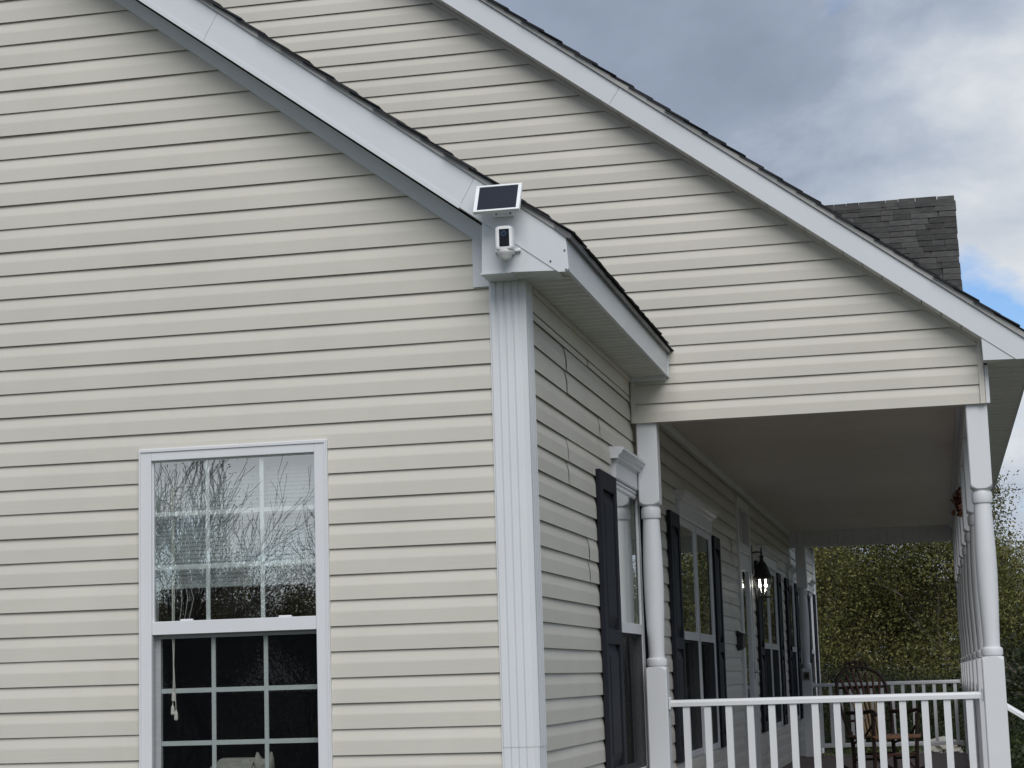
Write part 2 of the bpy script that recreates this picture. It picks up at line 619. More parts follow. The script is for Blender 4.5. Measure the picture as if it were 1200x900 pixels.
def corner_post(z0, z1, g):
    pa = [(-.143, .002), (-.143, -.022)]
    x = -.143
    for k in range(4):                     # four flutes on the front face
        x0 = -.139 + k * .0345
        pa += [(x0, -.022 - g), (x0 + .005, -.0262 - g), (x0 + .023, -.0262 - g), (x0 + .0285, -.0195 - g)]
    pa += [(.026 + g, -.0262 - g)]
    for k in range(4):
        y0 = -.018 + k * .0345
        pa += [(.026 + g, y0), (.026 + g, y0 + .022), (.0215 + g, y0 + .026), (.0215 + g, y0 + .029)]
    pa += [(.026 + g, .125), (.022, .14), (.002, .14), (.002, .002)]
    return MB().prism(pa, lambda p, q, t: (p, q, t), z0, z1)


corner_post(1.318, 3.381, 0.0).build('corner_post', WHITE, house)
corner_post(.45, 1.326, -.002).build('corner_post', WHITE, house)

# ------------------------------------------------------------------ eave of the wing
ev = MB()
ev.prism([(.236, 3.377), (.252, 3.377), (.252, 3.525), (.236, 3.525)], lambda p, q, t: (p, t, q), -.189, 3.05)
eave = ev.build('eave_fascia', METALW, house)
MB().box(.246, .2565, -.188, 3.045, 3.371, 3.384).build('fascia_lip', METALW, eave)
MB().box(.235, .262, 3.046, 3.062, 3.368, 3.53).build('fascia_end_cap', METALW, eave)
MB().box(.243, .250, -.19, -.186, 3.38, 3.52).build('fascia_seam', METALW, eave)
drip = MB().prism([(.2525, 3.515), (.272, 3.509), (.276, 3.530), (.20, 3.585), (.20, 3.56)], lambda p, q, t: (p, t, q), -.215, 3.055).build('drip_edge', DRIPD, house)
# level soffit: ribbed panels across the eave
pm = MB().box(0, .236, 0, .094, 0, .012)
pm.box(0, .236, .030, .034, -.003, .0)
pm.box(0, .236, .062, .066, -.003, .0)
pme = pm.mesh('soffit_panel', SOFFIT)
for k in range(33):
    y = -.188 + k * .0985
    if y + .094 < 3.06:
        link('soffit_panel', pme, house, (.001, y, 3.381))
MB().box(.0, .24, 3.03, 3.058, 3.352, 3.381).build('soffit_trim', WHITE, house)

# wing roof
rf = MB()
top = lambda x: zw_low(x) + .213
rf.prism([(.262, top(.262)), (XR, top(XR)), (2 * XR - .262, top(.262)), (2 * XR - .262, top(.262) - .17), (XR, top(XR) - .18), (.2, top(.2) - .17)], lambda p, q, t: (p, t, q), -.18, YG + .3)
wroof = rf.build('wing_roof', SHINGE, house)
MB().prism([(.255, zw_low(.255) + .1865), (XR, zw_low(XR) + .1865), (XR, zw_low(XR) + .213), (.27, zw_low(.27) + .213)], lambda p, q, t: (p, t, q), -.213, -.17).build('drip_edge', DRIP, house)


def shingle_mesh(seed, ln=.30, wd=.34, th=.0055):
    r = random.Random(seed)
    b = MB()
    k = 5
    vs, fs = [], []
    for i in range(k + 1):
        y = wd * i / k
        e = r.uniform(-.006, .006)
        vs += [(e, y, 0.004 + r.uniform(0, .005)), (e, y, th + .005 + r.uniform(0, .005)), (-ln, y, .003), (-ln, y, -.002)]
    for i in range(k):
        for j in range(4):
            fs.append((i * 4 + j, i * 4 + (j + 1) % 4, i * 4 + 4 + (j + 1) % 4, i * 4 + 4 + j))
    fs += [(0, 1, 2, 3), (4 * k, 4 * k + 3, 4 * k + 2, 4 * k + 1)]
    return b.add(vs, fs).mesh('shingle', SHINGE)


SM = [shingle_mesh(k) for k in range(5)]


def shingles_rake(parent, x_start, x_end, y, topf, slope, step=.135):
    ang = math.atan(slope)
    n = int((x_start - x_end) / (step * math.cos(ang)))
    for k in range(n):
        x = x_start - k * step * math.cos(ang)
        o = link('shingle', SM[k % 5], parent, (x, y + rnd.uniform(-.012, .008), topf(x) + .002))
        o.rotation_euler = (0, ang - .02, 0)


def shingles_eave(parent, x, y0, y1, z, slope):
    ang = math.atan(slope)
    y = y0
    k = 0
    while y < y1 - .3:
        o = link('shingle', SM[k % 5], parent, (x + rnd.uniform(-.006, .006), y, z))
        o.rotation_euler = (rnd.uniform(-.01, .01), ang - .03, 0)
        y += .335
        k += 1


shingles_rake(wroof, .285, -3.6, -.225, top, .742)
shingles_eave(wroof, .290, .13, YG + .28, top(.29) + .004, .742)

# ------------------------------------------------------------------ side wall B (wing side + porch wall)
# windows: (u0,u1) casing ; shutters
Z0W, Z1W = 1.04, 2.70
winB = [(2.28, 3.22), (5.02, 6.03), (6.06, 7.06), (11.35, 12.35), (12.38, 13.38), (15.15, 16.09), (18.75, 19.70)]
DOOR = (9.22, 10.36, .60, 3.20)
wb = MB()
holes = [(a + .02, b - .02, Z0W + .02, Z1W - .02) for a, b in winB] + [(DOOR[0] + .02, DOOR[1] - .02, .60, DOOR[3] - .02)]
slab_with_holes(wb, mapB, .0, 20.6, .45, 3.62, -.14, -.0015, holes)
sidewall = wb.build('side_wall', VINYL, house)
sidewall['label'] = 'long cream side wall running back along the porch'
MB().box(-.3, -.005, .31, 20.6, -.2, .448).build('foundation', FOUND, house)
cas = [(a, b, Z0W, 2.88) for a, b in ((2.26, 3.24), (5.0, 7.08), (11.33, 13.40), (15.13, 16.11), (18.73, 19.72))] + [(DOOR[0], DOOR[1], .5, DOOR[3])]
cas.sort()
seams = {14: [1.62], 15: [1.62], 16: [.98, 4.3], 17: [.98, 4.3], 18: [1.92], 19: [1.92], 20: [.95], 21: [.95], 24: [1.45], 25: [1.45], 28: [4.0], 29: [4.0]}
rb = random.Random(3)
pair = {}
for i in range(15, 40):
    z = ZB - i * H
    top_z = 3.262 if i == 15 else 9
    spans = []
    a = .1
    for c in cas:
        if z + H > c[2] + .012 and z < c[3] - .012:
            spans.append((a, c[0] + .012))
            a = c[1] - .012
    spans.append((a, 20.45))
    for (p, q) in spans:
        cuts = [x for x in seams.get(i, []) if p + .1 < x < q - .1]
        key = i // 2
        r2 = random.Random(key * 7 + 1)
        x = max(p, 3.6) + r2.uniform(.9, 3.2)
        while x < q - .4:
            if x > 3.3:
                cuts.append(x)
            x += r2.uniform(2.6, 3.8)
        pts = [p] + sorted(cuts) + [q]
        for n_, (u, v) in enumerate(zip(pts, pts[1:])):
            board(mapB, u + (.0018 if n_ else 0), v, z, sidewall, zhi=top_z, off=.0024 * (n_ % 3))
    # fill strips right above / below openings cut through a course
    for c in cas:
        if z < c[3] - .012 < z + H:
            board(mapB, c[0] + .012, c[1] - .012, z, sidewall, zlo=c[3] - .012)
        if z < c[2] + .012 < z + H:
            board(mapB, c[0] + .012, c[1] - .012, z, sidewall, zhi=c[2] + .012)
# frieze trim under the wing soffit
ft = MB()
ft.box(.0, .021, .14, 3.03, 3.268, 3.352)
ft.box(.0, .030, .14, 3.03, 3.353, 3.379)
ft.build('frieze_trim', VINYL, house, bev=.003)

# ------------------------------------------------------------------ porch gable wall
XM = -3.2
zm = lambda x: 5.813 - .749 * (x + 1.052)          # bottom of main rake fascia
rakeG = lambda z: min(2.062, -.986 + (5.732 - z) / .7447 + .02)
gw = MB()
gw.prism([(-8.3, 3.2), (.0, 3.2), (.0, 3.112), (2.095, 3.112), (2.095, zm(2.095) - .012), (XM, zm(XM) - .012), (-8.3, zm(2 * XM + 8.3) - .012)], lambda p, q, t: (p, t, q), YG + .0015, YG + .14)
gable = gw.build('porch_gable_wall', VINYL, house)
gable['label'] = 'cream gable wall above the porch opening'
for j in range(-24, 24):
    z = ZG - j * H
    left = lambda t: max(-8.2, 2 * XM - rakeG(t))
    board(mapG, (lambda t: .03) if z < 3.38 else left, rakeG, z, gable)
gt = MB()
gt.prism([(-.986, 5.732), (2.074, 3.452), (2.090, 3.475), (XM, 5.732 + .7447 * (-.986 - XM) + .03), (XM, 5.732 + .7447 * (-.986 - XM))], lambda p, q, t: (p, t, q), YG - .024, YG - .0018)
gt.build('rake_trim', VINYL, house)
MB().box(2.058, 2.088, YG - .0255, YG - .002, 3.104, 3.462).build('corner_trim', VINYL, house, bev=.002)
MB().box(2.0905, 2.113, YG - .012, YG + .02, 3.106, 3.329).build('corner_trim', WHITE, house, bev=.002)
MB().box(.0225, .046, YG - .026, YG - .002, 3.104, 3.352).build('corner_trim', VINYL, house, bev=.002)
OH = .155
FM = .158
for k in range(48):
    x0 = 2.082 - k * .108
    x1 = x0 - .1035
    MB().prism([(x0, zm(x0)), (x1, zm(x1)), (x1, zm(x1) + .012), (x0, zm(x0) + .012)], lambda p, q, t: (p, t, q), YG - OH + .003, YG).build('rake_soffit_panel', SOFFIT, house)
for a, b_, dy in ((XM, -.02, 0.0), (-.018, 2.40, -.0012)):
    sh = .07
    aa = a + (sh if a != XM else 0)
    if b_ > 2:
        poly = [(a, zm(a) + .001), (2.268, 3.330), (2.366, 3.330), (2.366, zm(2.366) + FM), (aa, zm(aa) + FM)]
    else:
        poly = [(a, zm(a) + .001), (b_, zm(b_) + .001), (b_ + sh, zm(b_ + sh) + FM), (aa, zm(aa) + FM)]
    MB().prism(poly, lambda p, q, t: (p, t, q), YG - OH + dy, YG - OH + .015 + dy).build('rake_fascia', METALW, house)
MB().prism([(2.086, 3.336), (2.28, 3.332), (2.28, 3.36), (2.083, 3.47)], lambda p, q, t: (p, t, q), YG - OH + .004, YG - .03).build('eave_return', METALW, house)
MB().prism([(2.39, zm(2.39) + .16), (XM, zm(XM) + .160), (XM, zm(XM) + .196), (2.40, zm(2.40) + .196)], lambda p, q, t: (p, t, q), YG - OH - .014, YG - OH + .03).build('drip_edge', DRIP, house)
mtop = lambda x: zm(x) + .198
mr = MB()
mr.prism([(2.385, mtop(2.385)), (XM, mtop(XM)), (2 * XM - 2.385, mtop(2.385)), (2 * XM - 2.385, mtop(2.385) - .06), (XM, mtop(XM) - .17), (2.35, mtop(2.35) - .06)], lambda p, q, t: (p, t, q), YG - OH + .005, 16.0)
mroof = mr.build('main_roof', SHINGE, house)
shingles_rake(mroof, 2.405, -3.1, YG - OH - .028, mtop, .749)
# porch eave on the right
MB().box(2.351, 2.366, YG - OH + .02, 15.98, 3.332, 3.47).build('eave_fascia', METALW, house)
sm2 = MB().box(0, .24, 0, .196, 0, .012)
sm2.box(0, .24, .095, .099, -.003, 0)
sme = sm2.mesh('soffit_panel', SOFFIT)
for k in range(64):
    y = YG - OH + .022 + k * .2
    if y < 15.8:
        link('soffit_panel', sme, house, (2.110, y, 3.334))

# ------------------------------------------------------------------ porch
MB().box(1.972, 2.098, YG + .141, 15.85, 3.114, 3.333).build('header_beam', WHITE, house, bev=.004)
MB().box(1.945, 1.9715, YG + .141, 15.70, 3.262, 3.299).build('ceiling_trim', WHITE, house)
MB().box(.017, .052, YG + .141, 15.70, 3.245, 3.299).build('ceiling_trim', WHITE, house, bev=.008)
for k in range(6):
    y0 = YG + .142 + k * 2.094
    MB().box(.0, 1.971, y0, min(y0 + 2.092, 15.72), 3.30, 3.315).build('ceiling_panel', CEIL, house)
fb = MB().box(0, .094, 0, .012, 0, .186)
fbe = fb.mesh('beam_board', WHITE)
for k in range(20):
    link('beam_board', fbe, house, (.02 + k * .0985, 15.688, 3.1135))
MB().box(.016, 1.9705, 15.701, 15.85, 3.112, 3.31).build('end_beam', WHITE, house)
db = MB().box(-.06, 2.16, 0, .086, 0, .028)
dbe = db.mesh('floor_board', DECK)
dk = MB().box(.02, 2.12, 3.03, 15.9, .40, .568)
deck = dk.build('porch_floor', WHITE, house)
for k in range(143):
    link('floor_board', dbe, deck, (.075, 3.02 + k * .0905, .572))


def post_mesh(z0, z1, w=.0615):
    prof = [(.2, z0), (.2, 1.615), (.0868, 1.622), (.078, 1.640), (.070, 1.650), (.060, 1.657), (.0535, 1.661), (.0535, 1.664), (.0605, 1.667), (.0620, 1.675), (.0620, 1.697), (.0600, 1.705), (.053, 1.709),
            (.0475, 1.714), (.0470, 1.74), (.0500, 1.84), (.0560, 2.00), (.0590, 2.14), (.0580, 2.28), (.0535, 2.42), (.0490, 2.525), (.0485, 2.533),
            (.0560, 2.537), (.0585, 2.545), (.0585, 2.585), (.0565, 2.598), (.050, 2.604), (.0500, 2.608), (.0535, 2.612), (.062, 2.622), (.073, 2.640), (.0868, 2.668), (.2, 2.672), (.2, z1)]
    up = [(.0535 + .0345 * math.sqrt(max(0, 1 - (i / 12) ** 2)), 1.618 + .043 * i / 12) for i in range(13)]
    dn_ = [(.0535 + .0345 * math.sqrt(max(0, 1 - (1 - i / 12) ** 2)), 2.614 + .052 * i / 12) for i in range(13)]
    prof = [p for p in prof if p[1] < 1.616] + up + [p for p in prof if 1.6615 < p[1] < 2.613] + dn_ + [p for p in prof if p[1] > 2.669]
    K = 64
    b = MB()
    vs, fs = [], []
    for r, z in prof:
        for j in range(K):
            a = 2 * math.pi * (j + .5) / K - math.pi / 4
            c, s_ = abs(math.cos(a)), abs(math.sin(a))
            sq = w / max(c, s_)
            sq = min(sq, w * 1.36)
            rr = min(sq, r)
            vs.append((rr * math.cos(a), rr * math.sin(a), z))
    n = len(prof)
    for i in range(n - 1):
        for j in range(K):
            fs.append((i * K + j, i * K + (j + 1) % K, (i + 1) * K + (j + 1) % K, (i + 1) * K + j))
    fs += [tuple(range(K))[::-1], tuple(range((n - 1) * K, n * K))]
    me = b.add(vs, fs).mesh('porch_post', PAINT)
    me.polygons.foreach_set('use_smooth', [len(p.vertices) == 4 for p in me.polygons])
    return me


pme2 = post_mesh(.60, 3.113)
PY = [YG + .072 + k * 1.806 for k in range(8)]


def add_post(x, y):
    o = link('porch_post', pme2, house, (x, y, 0))
    m = o.modifiers.new('split', 'EDGE_SPLIT')
    m.split_angle = R(19)
    return o


for y in PY:
    add_post(2.033, y)
add_post(.104, PY[0])
add_post(.150, PY[7])


def rail_prof(w=.030, h=.040):
    return [(-w, 0), (w, 0), (w, h * .6), (w * .72, h * .93), (w * .4, h), (-w * .4, h), (-w * .72, h * .93), (-w, h * .6)]


balm = MB().box(-.0195, .0195, -.0195, .0195, .742, 1.428)
balme = balm.mesh('baluster', PAINT)


def railing(label, axis, c, a0, a1, n, first, pitch):
    root = thing('porch_railing', label, 'railing', (c, (a0 + a1) / 2, .6) if axis == 'y' else ((a0 + a1) / 2, c, .6), 0, 'porch railings')
    o0 = root.location
    fn = (lambda p, q, t: (t - o0.x, p + c - o0.y, q + 1.424 - o0.z)) if axis == 'x' else (lambda p, q, t: (p + c - o0.x, t - o0.y, q + 1.424 - o0.z))
    MB().prism(rail_prof(), fn, a0 + .012, a1 - .012).build('top_rail', PAINT, root, bev=.002)
    fn2 = (lambda p, q, t: (t - o0.x, p + c - o0.y, q + .70 - o0.z)) if axis == 'x' else (lambda p, q, t: (p + c - o0.x, t - o0.y, q + .70 - o0.z))
    MB().prism(rail_prof(.028, .05), fn2, a0 + .012, a1 - .012).build('bottom_rail', PAINT, root)
    for a, d in ((a0, 1), (a1, -1)):
        lo, hi = sorted((a + d * .0005, a + d * .0125))
        b = MB()
        if axis == 'x':
            b.box(lo - o0.x, hi - o0.x, c - .038 - o0.y, c + .038 - o0.y, 1.408 - o0.z, 1.482 - o0.z)
        else:
            b.box(c - .038 - o0.x, c + .038 - o0.x, lo - o0.y, hi - o0.y, 1.408 - o0.z, 1.482 - o0.z)
        b.build('rail_bracket', PAINT, root, bev=.006)
    for k in range(n):
        t = first + k * pitch
        link('baluster', balme, root, ((t - o0.x, c - o0.y, -o0.z) if axis == 'x' else (c - o0.x, t - o0.y, -o0.z)))
    return root


railing('white porch railing nearest the camera, spanning the front opening', 'x', PY[0], .1665, 1.971, 14, .2676, .1247)
railing('white porch railing at the far end, behind the rocking chair', 'x', PY[7], .2125, 1.971, 14, .30, .1225)
ords = ['between the second and third right-hand posts', 'between the third and fourth right-hand posts', 'between the fourth and fifth right-hand posts', 'between the fifth and sixth right-hand posts', 'between the sixth and seventh right-hand posts', 'between the last two right-hand posts']
for k in range(1, 7):
    railing('white side railing of the porch ' + ords[k - 1], 'y', 2.033, PY[k] + .062, PY[k + 1] - .062, 13, PY[k] + .16, .1235)

# skirt under the porch, and the left rakes of both roofs
MB().box(.02, 2.10, 3.05, 3.075, -.1, .399).build('porch_skirt', PAINT, house)
MB().box(2.075, 2.10, 3.076, 15.88, -.1, .399).build('porch_skirt', PAINT, house)
for xr, low, h_, y0 in ((XR, zw_low, FW, -.2), (XM, zm, FM, YG - OH)):
    xl = 2 * xr - .25 if xr == XR else 2 * XM - 2.366
    mz = lambda x: low(2 * xr - x)
    MB().prism([(xr - .001, mz(xr)), (xl, mz(xl)), (xl, mz(xl) + h_), (xr - .001, mz(xr) + h_)], lambda p, q, t: (p, t, q), y0, y0 + .015).build('rake_fascia', METALW, house)
    MB().prism([(xr - .001, mz(xr) + h_ + .001), (xl, mz(xl) + h_ + .001), (xl, mz(xl) + h_ + .03), (xr - .001, mz(xr) + h_ + .03)], lambda p, q, t: (p, t, q), y0 - .013, y0 + .03).build('drip_edge', DRIP, house)

# steps off the right side with a sloping handrail
st = thing('porch_steps', 'short flight of grey steps leading off the right side of the porch', 'steps', (2.5, 4.0, 0))
for k, (zt, x0) in enumerate(((.42, 2.18), (.24, 2.46), (.08, 2.74))):
    MB().box(x0 - 2.5, x0 + .30 - 2.5, -.85, .83, zt - .035, zt).build('tread', DECK, st, bev=.004)
    MB().box(x0 - 2.5, x0 + .02 - 2.5, -.82, .80, zt + .001, zt + .145).build('riser', PAINT, st)
hr = thing('stair_railing', 'white sloping stair railing at the right of the front porch post', 'railing', (2.6, PY[0], 0), 0, 'porch railings')
hx = lambda x: 1.392 - .65 * (x - 2.1)
MB().prism(rail_prof(), lambda p, q, t: (t - 2.6, p, hx(t) - .04 + q), 2.0955, 3.10).build('top_rail', PAINT, hr, bev=.002)
MB().prism(rail_prof(.028, .045), lambda p, q, t: (t - 2.6, p, hx(t) - .76 + q), 2.0955, 3.10).build('bottom_rail', PAINT, hr)
for k in range(8):
    x = 2.205 + k * .1247
    if x < 3.06:
        MB().prism([(x - .0195, hx(x - .0195) - .73), (x + .0195, hx(x + .0195) - .73), (x + .0195, hx(x + .0195) - .04), (x - .0195, hx(x - .0195) - .04)], lambda p, q, t: (p - 2.6, t, q), -.0195, .0195).build('baluster', PAINT, hr)
MB().box(3.10 - 2.6, 3.20 - 2.6, -.05, .05, 0, .88).build('newel_post', PAINT, hr, bev=.006)

# ------------------------------------------------------------------ windows


def window(mp, u0, u1, z0, z1, label=None, grille=True, casw=.062, out=.030, gn=0.0):
    cz = (z0 + z1) / 2 + .012
    mr_h = .030
    f = MB()
    c = casw
    f.box(u0, u0 + c, -.06, out, z0, z1, mp)
    f.box(u1 - c, u1, -.06, out, z0, z1, mp)
    f.box(u0 + c, u1 - c, -.06, out, z1 - c * .92, z1, mp)
    f.box(u0 + c, u1 - c, -.06, out, z0, z0 + c, mp)
    w = f.build('window', PAINT, house, bev=.003)
    if label:
        w['label'] = label
    # outer flange line
    fl = MB()
    fl.box(u0 + .004, u1 - .004, out + .0005, out + .006, z1 - .016, z1 - .004, mp)
    fl.box(u0 + .004, u0 + .012, out + .0005, out + .006, z0, z1 - .0165, mp)
    fl.box(u1 - .012, u1 - .004, out + .0005, out + .006, z0, z1 - .0165, mp)
    fl.build('casing_lip', PAINT, w)
    a, b = u0 + c, u1 - c
    zt = z1 - c * .92
    s1 = MB()
    s1.box(a, b, -.022, .022 if not gn else out - .002, cz - mr_h, cz + mr_h, mp)
    s1.build('meeting_rail', PAINT, w, bev=.002)
    s2 = MB()
    s2.box(a, b, -.022 + gn, min(.013 + gn, out - .004), zt - .006, zt, mp)
    s2.box(a, a + .006, -.022 + gn, min(.013 + gn, out - .004), cz + mr_h, zt - .006, mp)
    s2.box(b - .006, b, -.022 + gn, min(.013 + gn, out - .004), cz + mr_h, zt - .006, mp)
    s2.build('upper_sash', PAINT, w)
    sheet('pane', [mp(a, .004 + gn, cz + mr_h), mp(b, .004 + gn, cz + mr_h), mp(b, .004 + gn, zt), mp(a, .004 + gn, zt)], [(0, 1, 2, 3)], GLASS, w)
    s3 = MB()
    lw = .022
    zb = z0 + c
    s3.box(a, a + lw, -.05 + gn, -.026 + gn, zb, cz - mr_h, mp)
    s3.box(b - .012, b, -.05 + gn, -.026 + gn, zb, cz - mr_h, mp)
    s3.box(a + lw, b - .012, -.05 + gn, -.026 + gn, cz - mr_h - .018, cz - mr_h, mp)
    s3.box(a + lw, b - .012, -.05 + gn, -.026 + gn, zb, zb + .03, mp)
    s3.build('lower_sash', PAINT, w)
    sheet('lower_pane', [mp(a, -.030 + gn, zb), mp(b, -.030 + gn, zb), mp(b, -.030 + gn, cz - mr_h), mp(a, -.030 + gn, cz - mr_h)], [(0, 1, 2, 3)], GLASSL, w)
    sheet('insect_screen', [mp(a, .010 + gn * .55, zb), mp(b, .010 + gn * .55, zb), mp(b, .010 + gn * .55, cz - mr_h), mp(a, .010 + gn * .55, cz - mr_h)], [(0, 1, 2, 3)], SCREENB if gn else SCREEN, w)
    if grille:
        for lo, hi, n0, n1, la, lb in ((cz + mr_h, zt, -.012, -.002, a, b), (zb + .03, cz - mr_h - .018, -.046, -.036, a + lw, b - .012)):
            g = (hi - lo) / 3
            for k in (1, 2):
                x = la + (lb - la) * k / 3
                MB().box(x - .010, x + .010, n0, n1, lo, hi, mp).build('muntin', WPLAS, w, bev=.002)
                zz = lo + g * k
                MB().box(la, lb, n0 + .0012, n1 - .0012, zz - .0105, zz + .0105, mp).build('muntin', WPLAS, w)
    return w


wa = window(mapA, -1.823, -.914, 1.04, 2.712, 'large front window with a white grille in both sashes')
for x in (-1.60, -1.13):
    MB().box(x - .03, x + .03, -.01, .012, 1.917, 1.926, mapA).build('sash_lock', PAINT, wa, bev=.003)
lb = ['window beside the first shutter, reflecting the porch post', 'nearer window of the porch pair', 'farther window of the porch pair', 'nearer window of the pair past the door', 'farther window of the pair past the door', 'window beside the far left post', 'window beyond the far end of the porch']
for (a, b), l_ in zip(winB, lb):
    window(mapB, a, b, Z0W, Z1W, l_, grille=False, casw=.046, out=.0215, gn=.010)
cr = MB


def crown_head(u0, u1):
    z1 = Z1W
    prof = [(0, z1 + .002), (.032, z1 + .002), (.038, z1 + .010), (.038, z1 + .105), (.050, z1 + .113), (.054, z1 + .130), (.068, z1 + .140), (.076, z1 + .156), (.082, z1 + .158), (.082, z1 + .172), (0, z1 + .178)]
    o = MB().prism(prof, lambda p, q, t: (p, t, q), u0 + .02, u1 - .02)
    # returned end blocks
    for u in (u0, u1):
        pass
    o.prism([(0, z1 + .112), (.058, z1 + .1125), (.062, z1 + .130), (.078, z1 + .140), (.086, z1 + .156), (.092, z1 + .1585), (.092, z1 + .1735), (0, z1 + .1795)], lambda p, q, t: (p, t, q), u0 - .025, u1 + .025)
    return o.build('window_crown', PAINT, house)


for a, b in ((2.28, 3.22), (5.02, 7.06), (11.35, 13.38), (15.15, 16.09), (18.75, 19.70)):
    crown_head(a, b)


def shutter(u0, u1):
    b = MB()
    n0, n1, n2 = .017, .045, .030
    z0, z1 = Z0W, Z1W
    st_ = .075
    zm_ = [(z0 + .10, z0 + .74), (z0 + .82, z1 - .10)]
    b.box(u0, u0 + st_, n0, n1, z0, z1, mapB)
    b.box(u1 - st_, u1, n0, n1, z0, z1, mapB)
    zz = z0
    for lo, hi in zm_ + [(z1, z1)]:
        b.box(u0 + st_, u1 - st_, n0, n1, zz, lo, mapB)
        zz = hi
    o = b.build('shutter', NAVY, house, bev=.004)
    for lo, hi in zm_:
        p = MB()
        p.box(u0 + st_ + .001, u1 - st_ - .001, n0, n0 + .006, lo + .001, hi - .001, mapB)
        v = [mapB(u, n, z) for u, n, z in ((u0 + st_ + .015, n0 + .0065, lo + .015), (u1 - st_ - .015, n0 + .0065, lo + .015), (u1 - st_ - .015, n0 + .0065, hi - .015), (u0 + st_ + .015, n0 + .0065, hi - .015), (u0 + st_ + .06, n2 + .012, lo + .07), (u1 - st_ - .06, n2 + .012, lo + .07), (u1 - st_ - .06, n2 + .012, hi - .07), (u0 + st_ + .06, n2 + .012, hi - .07))]
        p.add(v, [(0, 1, 5, 4), (1, 2, 6, 5), (2, 3, 7, 6), (3, 0, 4, 7), (4, 5, 6, 7)])
        p.build('raised_panel', NAVY, o)
    return o


for a, b in ((1.72, 2.25), (3.26, 3.78), (4.50, 4.98), (7.10, 7.55), (10.86, 11.32), (13.42, 13.86), (14.66, 15.11), (16.13, 16.55), (18.28, 18.71), (19.74, 20.16)):
    shutter(a, b)

# rooms behind the glass (dark)
rm = MB()
rm.box(-7.3, -.2, 5.0, 5.1, .3, 3.7)
rm.box(-3.4, -3.3, .2, 5.0, .3, 3.7)
rm.box(-3.3, -3.2, 5.1, 20.5, .3, 3.7)
rm.box(-7.3, -.15, 20.45, 20.55, .3, 3.7)
rm.box(-3.3, -.145, .145, 20.4, 3.64, 3.70)
rm.build('room_walls', INT, house)
MB().box(-7.4, -.145, .145, 20.4, .45, .56).build('room_floor', DARKF, house)
MB().box(-7.4, -7.3, .15, 20.5, -.1, 3.5).build('west_wall', VINYL, house)
MB().box(-7.4, -.02, 20.6, 20.74, -.1, 3.5).build('rear_wall', VINYL, house)
# far wing beyond the porch
MB().box(-.02, .03, 20.43, 20.62, .45, 3.37).build('corner_post', WHITE, house, bev=.004)
fw_ = MB()
fw_.prism([(.262, top(.262)), (XR, top(XR)), (2 * XR - .262, top(.262)), (2 * XR - .262, 3.38), (XR, top(XR) - .18), (.26, 3.38)], lambda p, q, t: (p, t, q), 16.0, 20.95)
fw_.build('far_wing_roof', SHINGE, house)

# ------------------------------------------------------------------ front door with transom
d0, d1, dz0, dz1 = DOOR
fd = MB()
fd.box(d0, d0 + .09, -.08, .038, dz0, dz1, mapB)
fd.box(d1 - .09, d1, -.08, .038, dz0, dz1, mapB)
fd.box(d0 + .09, d1 - .09, -.08, .038, dz1 - .09, dz1, mapB)
fd.box(d0 + .09, d1 - .09, -.08, .036, 2.70, 2.79, mapB)
door = fd.build('front_door', DOORW, house, bev=.004)
door['label'] = 'white front door with glazed storm door and transom'
sheet('transom_pane', [mapB(d0 + .09, -.01, 2.79), mapB(d1 - .09, -.01, 2.79), mapB(d1 - .09, -.01, dz1 - .09), mapB(d0 + .09, -.01, dz1 - .09)], [(0, 1, 2, 3)], GLASS, door)
MB().box((d0 + d1) / 2 - .02, (d0 + d1) / 2 + .02, -.012, .01, 2.791, dz1 - .091, mapB).build('transom_bar', DOORW, door)
sd = MB()
a, b = d0 + .095, d1 - .095
sd.box(a, a + .16, -.01, .030, dz0 + .02, 2.695, mapB)
sd.box(b - .11, b, -.01, .030, dz0 + .02, 2.695, mapB)
sd.box(a + .16, b - .11, -.01, .030, 2.55, 2.695, mapB)
sd.box(a + .16, b - .11, -.01, .030, dz0 + .02, 1.20, mapB)
sd.build('storm_door', DOORW, door, bev=.004)
sheet('door_pane', [mapB(a + .16, .008, 1.2), mapB(b - .11, .008, 1.2), mapB(b - .11, .008, 2.55), mapB(a + .16, .008, 2.55)], [(0, 1, 2, 3)], GLASS, door)
MB().box(a + .02, b - .02, -.075, -.05, dz0 + .02, 2.69, mapB).build('inner_door', DOORW, door)
MB().tube([mapB(b - .05, .032, 1.62), mapB(b - .05, .075, 1.62), mapB(b - .13, .075, 1.62)], .010, 8).build('door_handle', CHROME, door)
MB().box(b - .07, b - .03, .0305, .034, 1.55, 1.72, mapB).build('handle_plate', CHROME, door)

# ------------------------------------------------------------------ dormer
XD = 2.118
YD, ZD, SD = 9.4, 5.800, 1.308
dang = math.atan(SD)
ddz = MB()
dl = 1.55
py = lambda t: YD - t * math.cos(dang)
pz = lambda t: ZD - t * math.sin(dang)
ddz.prism([(YD, ZD - .02), (py(dl), pz(dl) - .02), (py(dl), pz(dl) - .12), (YD, ZD - .16), (2 * YD - py(dl), pz(dl) - .12), (2 * YD - py(dl), pz(dl) - .02)], lambda p, q, t: (t, p, q), -1.4, XD - .02)
dorm = ddz.build('dormer', SHINGE, house)
dorm['label'] = 'small dormer with dark shingles rising above the right rake'
MB().prism([(py(dl) + .14, 3.5), (py(dl) + .14, pz(dl) - .0), (YD, ZD - .17), (2 * YD - py(dl) - .14, pz(dl)), (2 * YD - py(dl) - .14, 3.5)], lambda p, q, t: (t, p, q), 1.0, XD - .16).build('dormer_wall', VINYL, dorm)


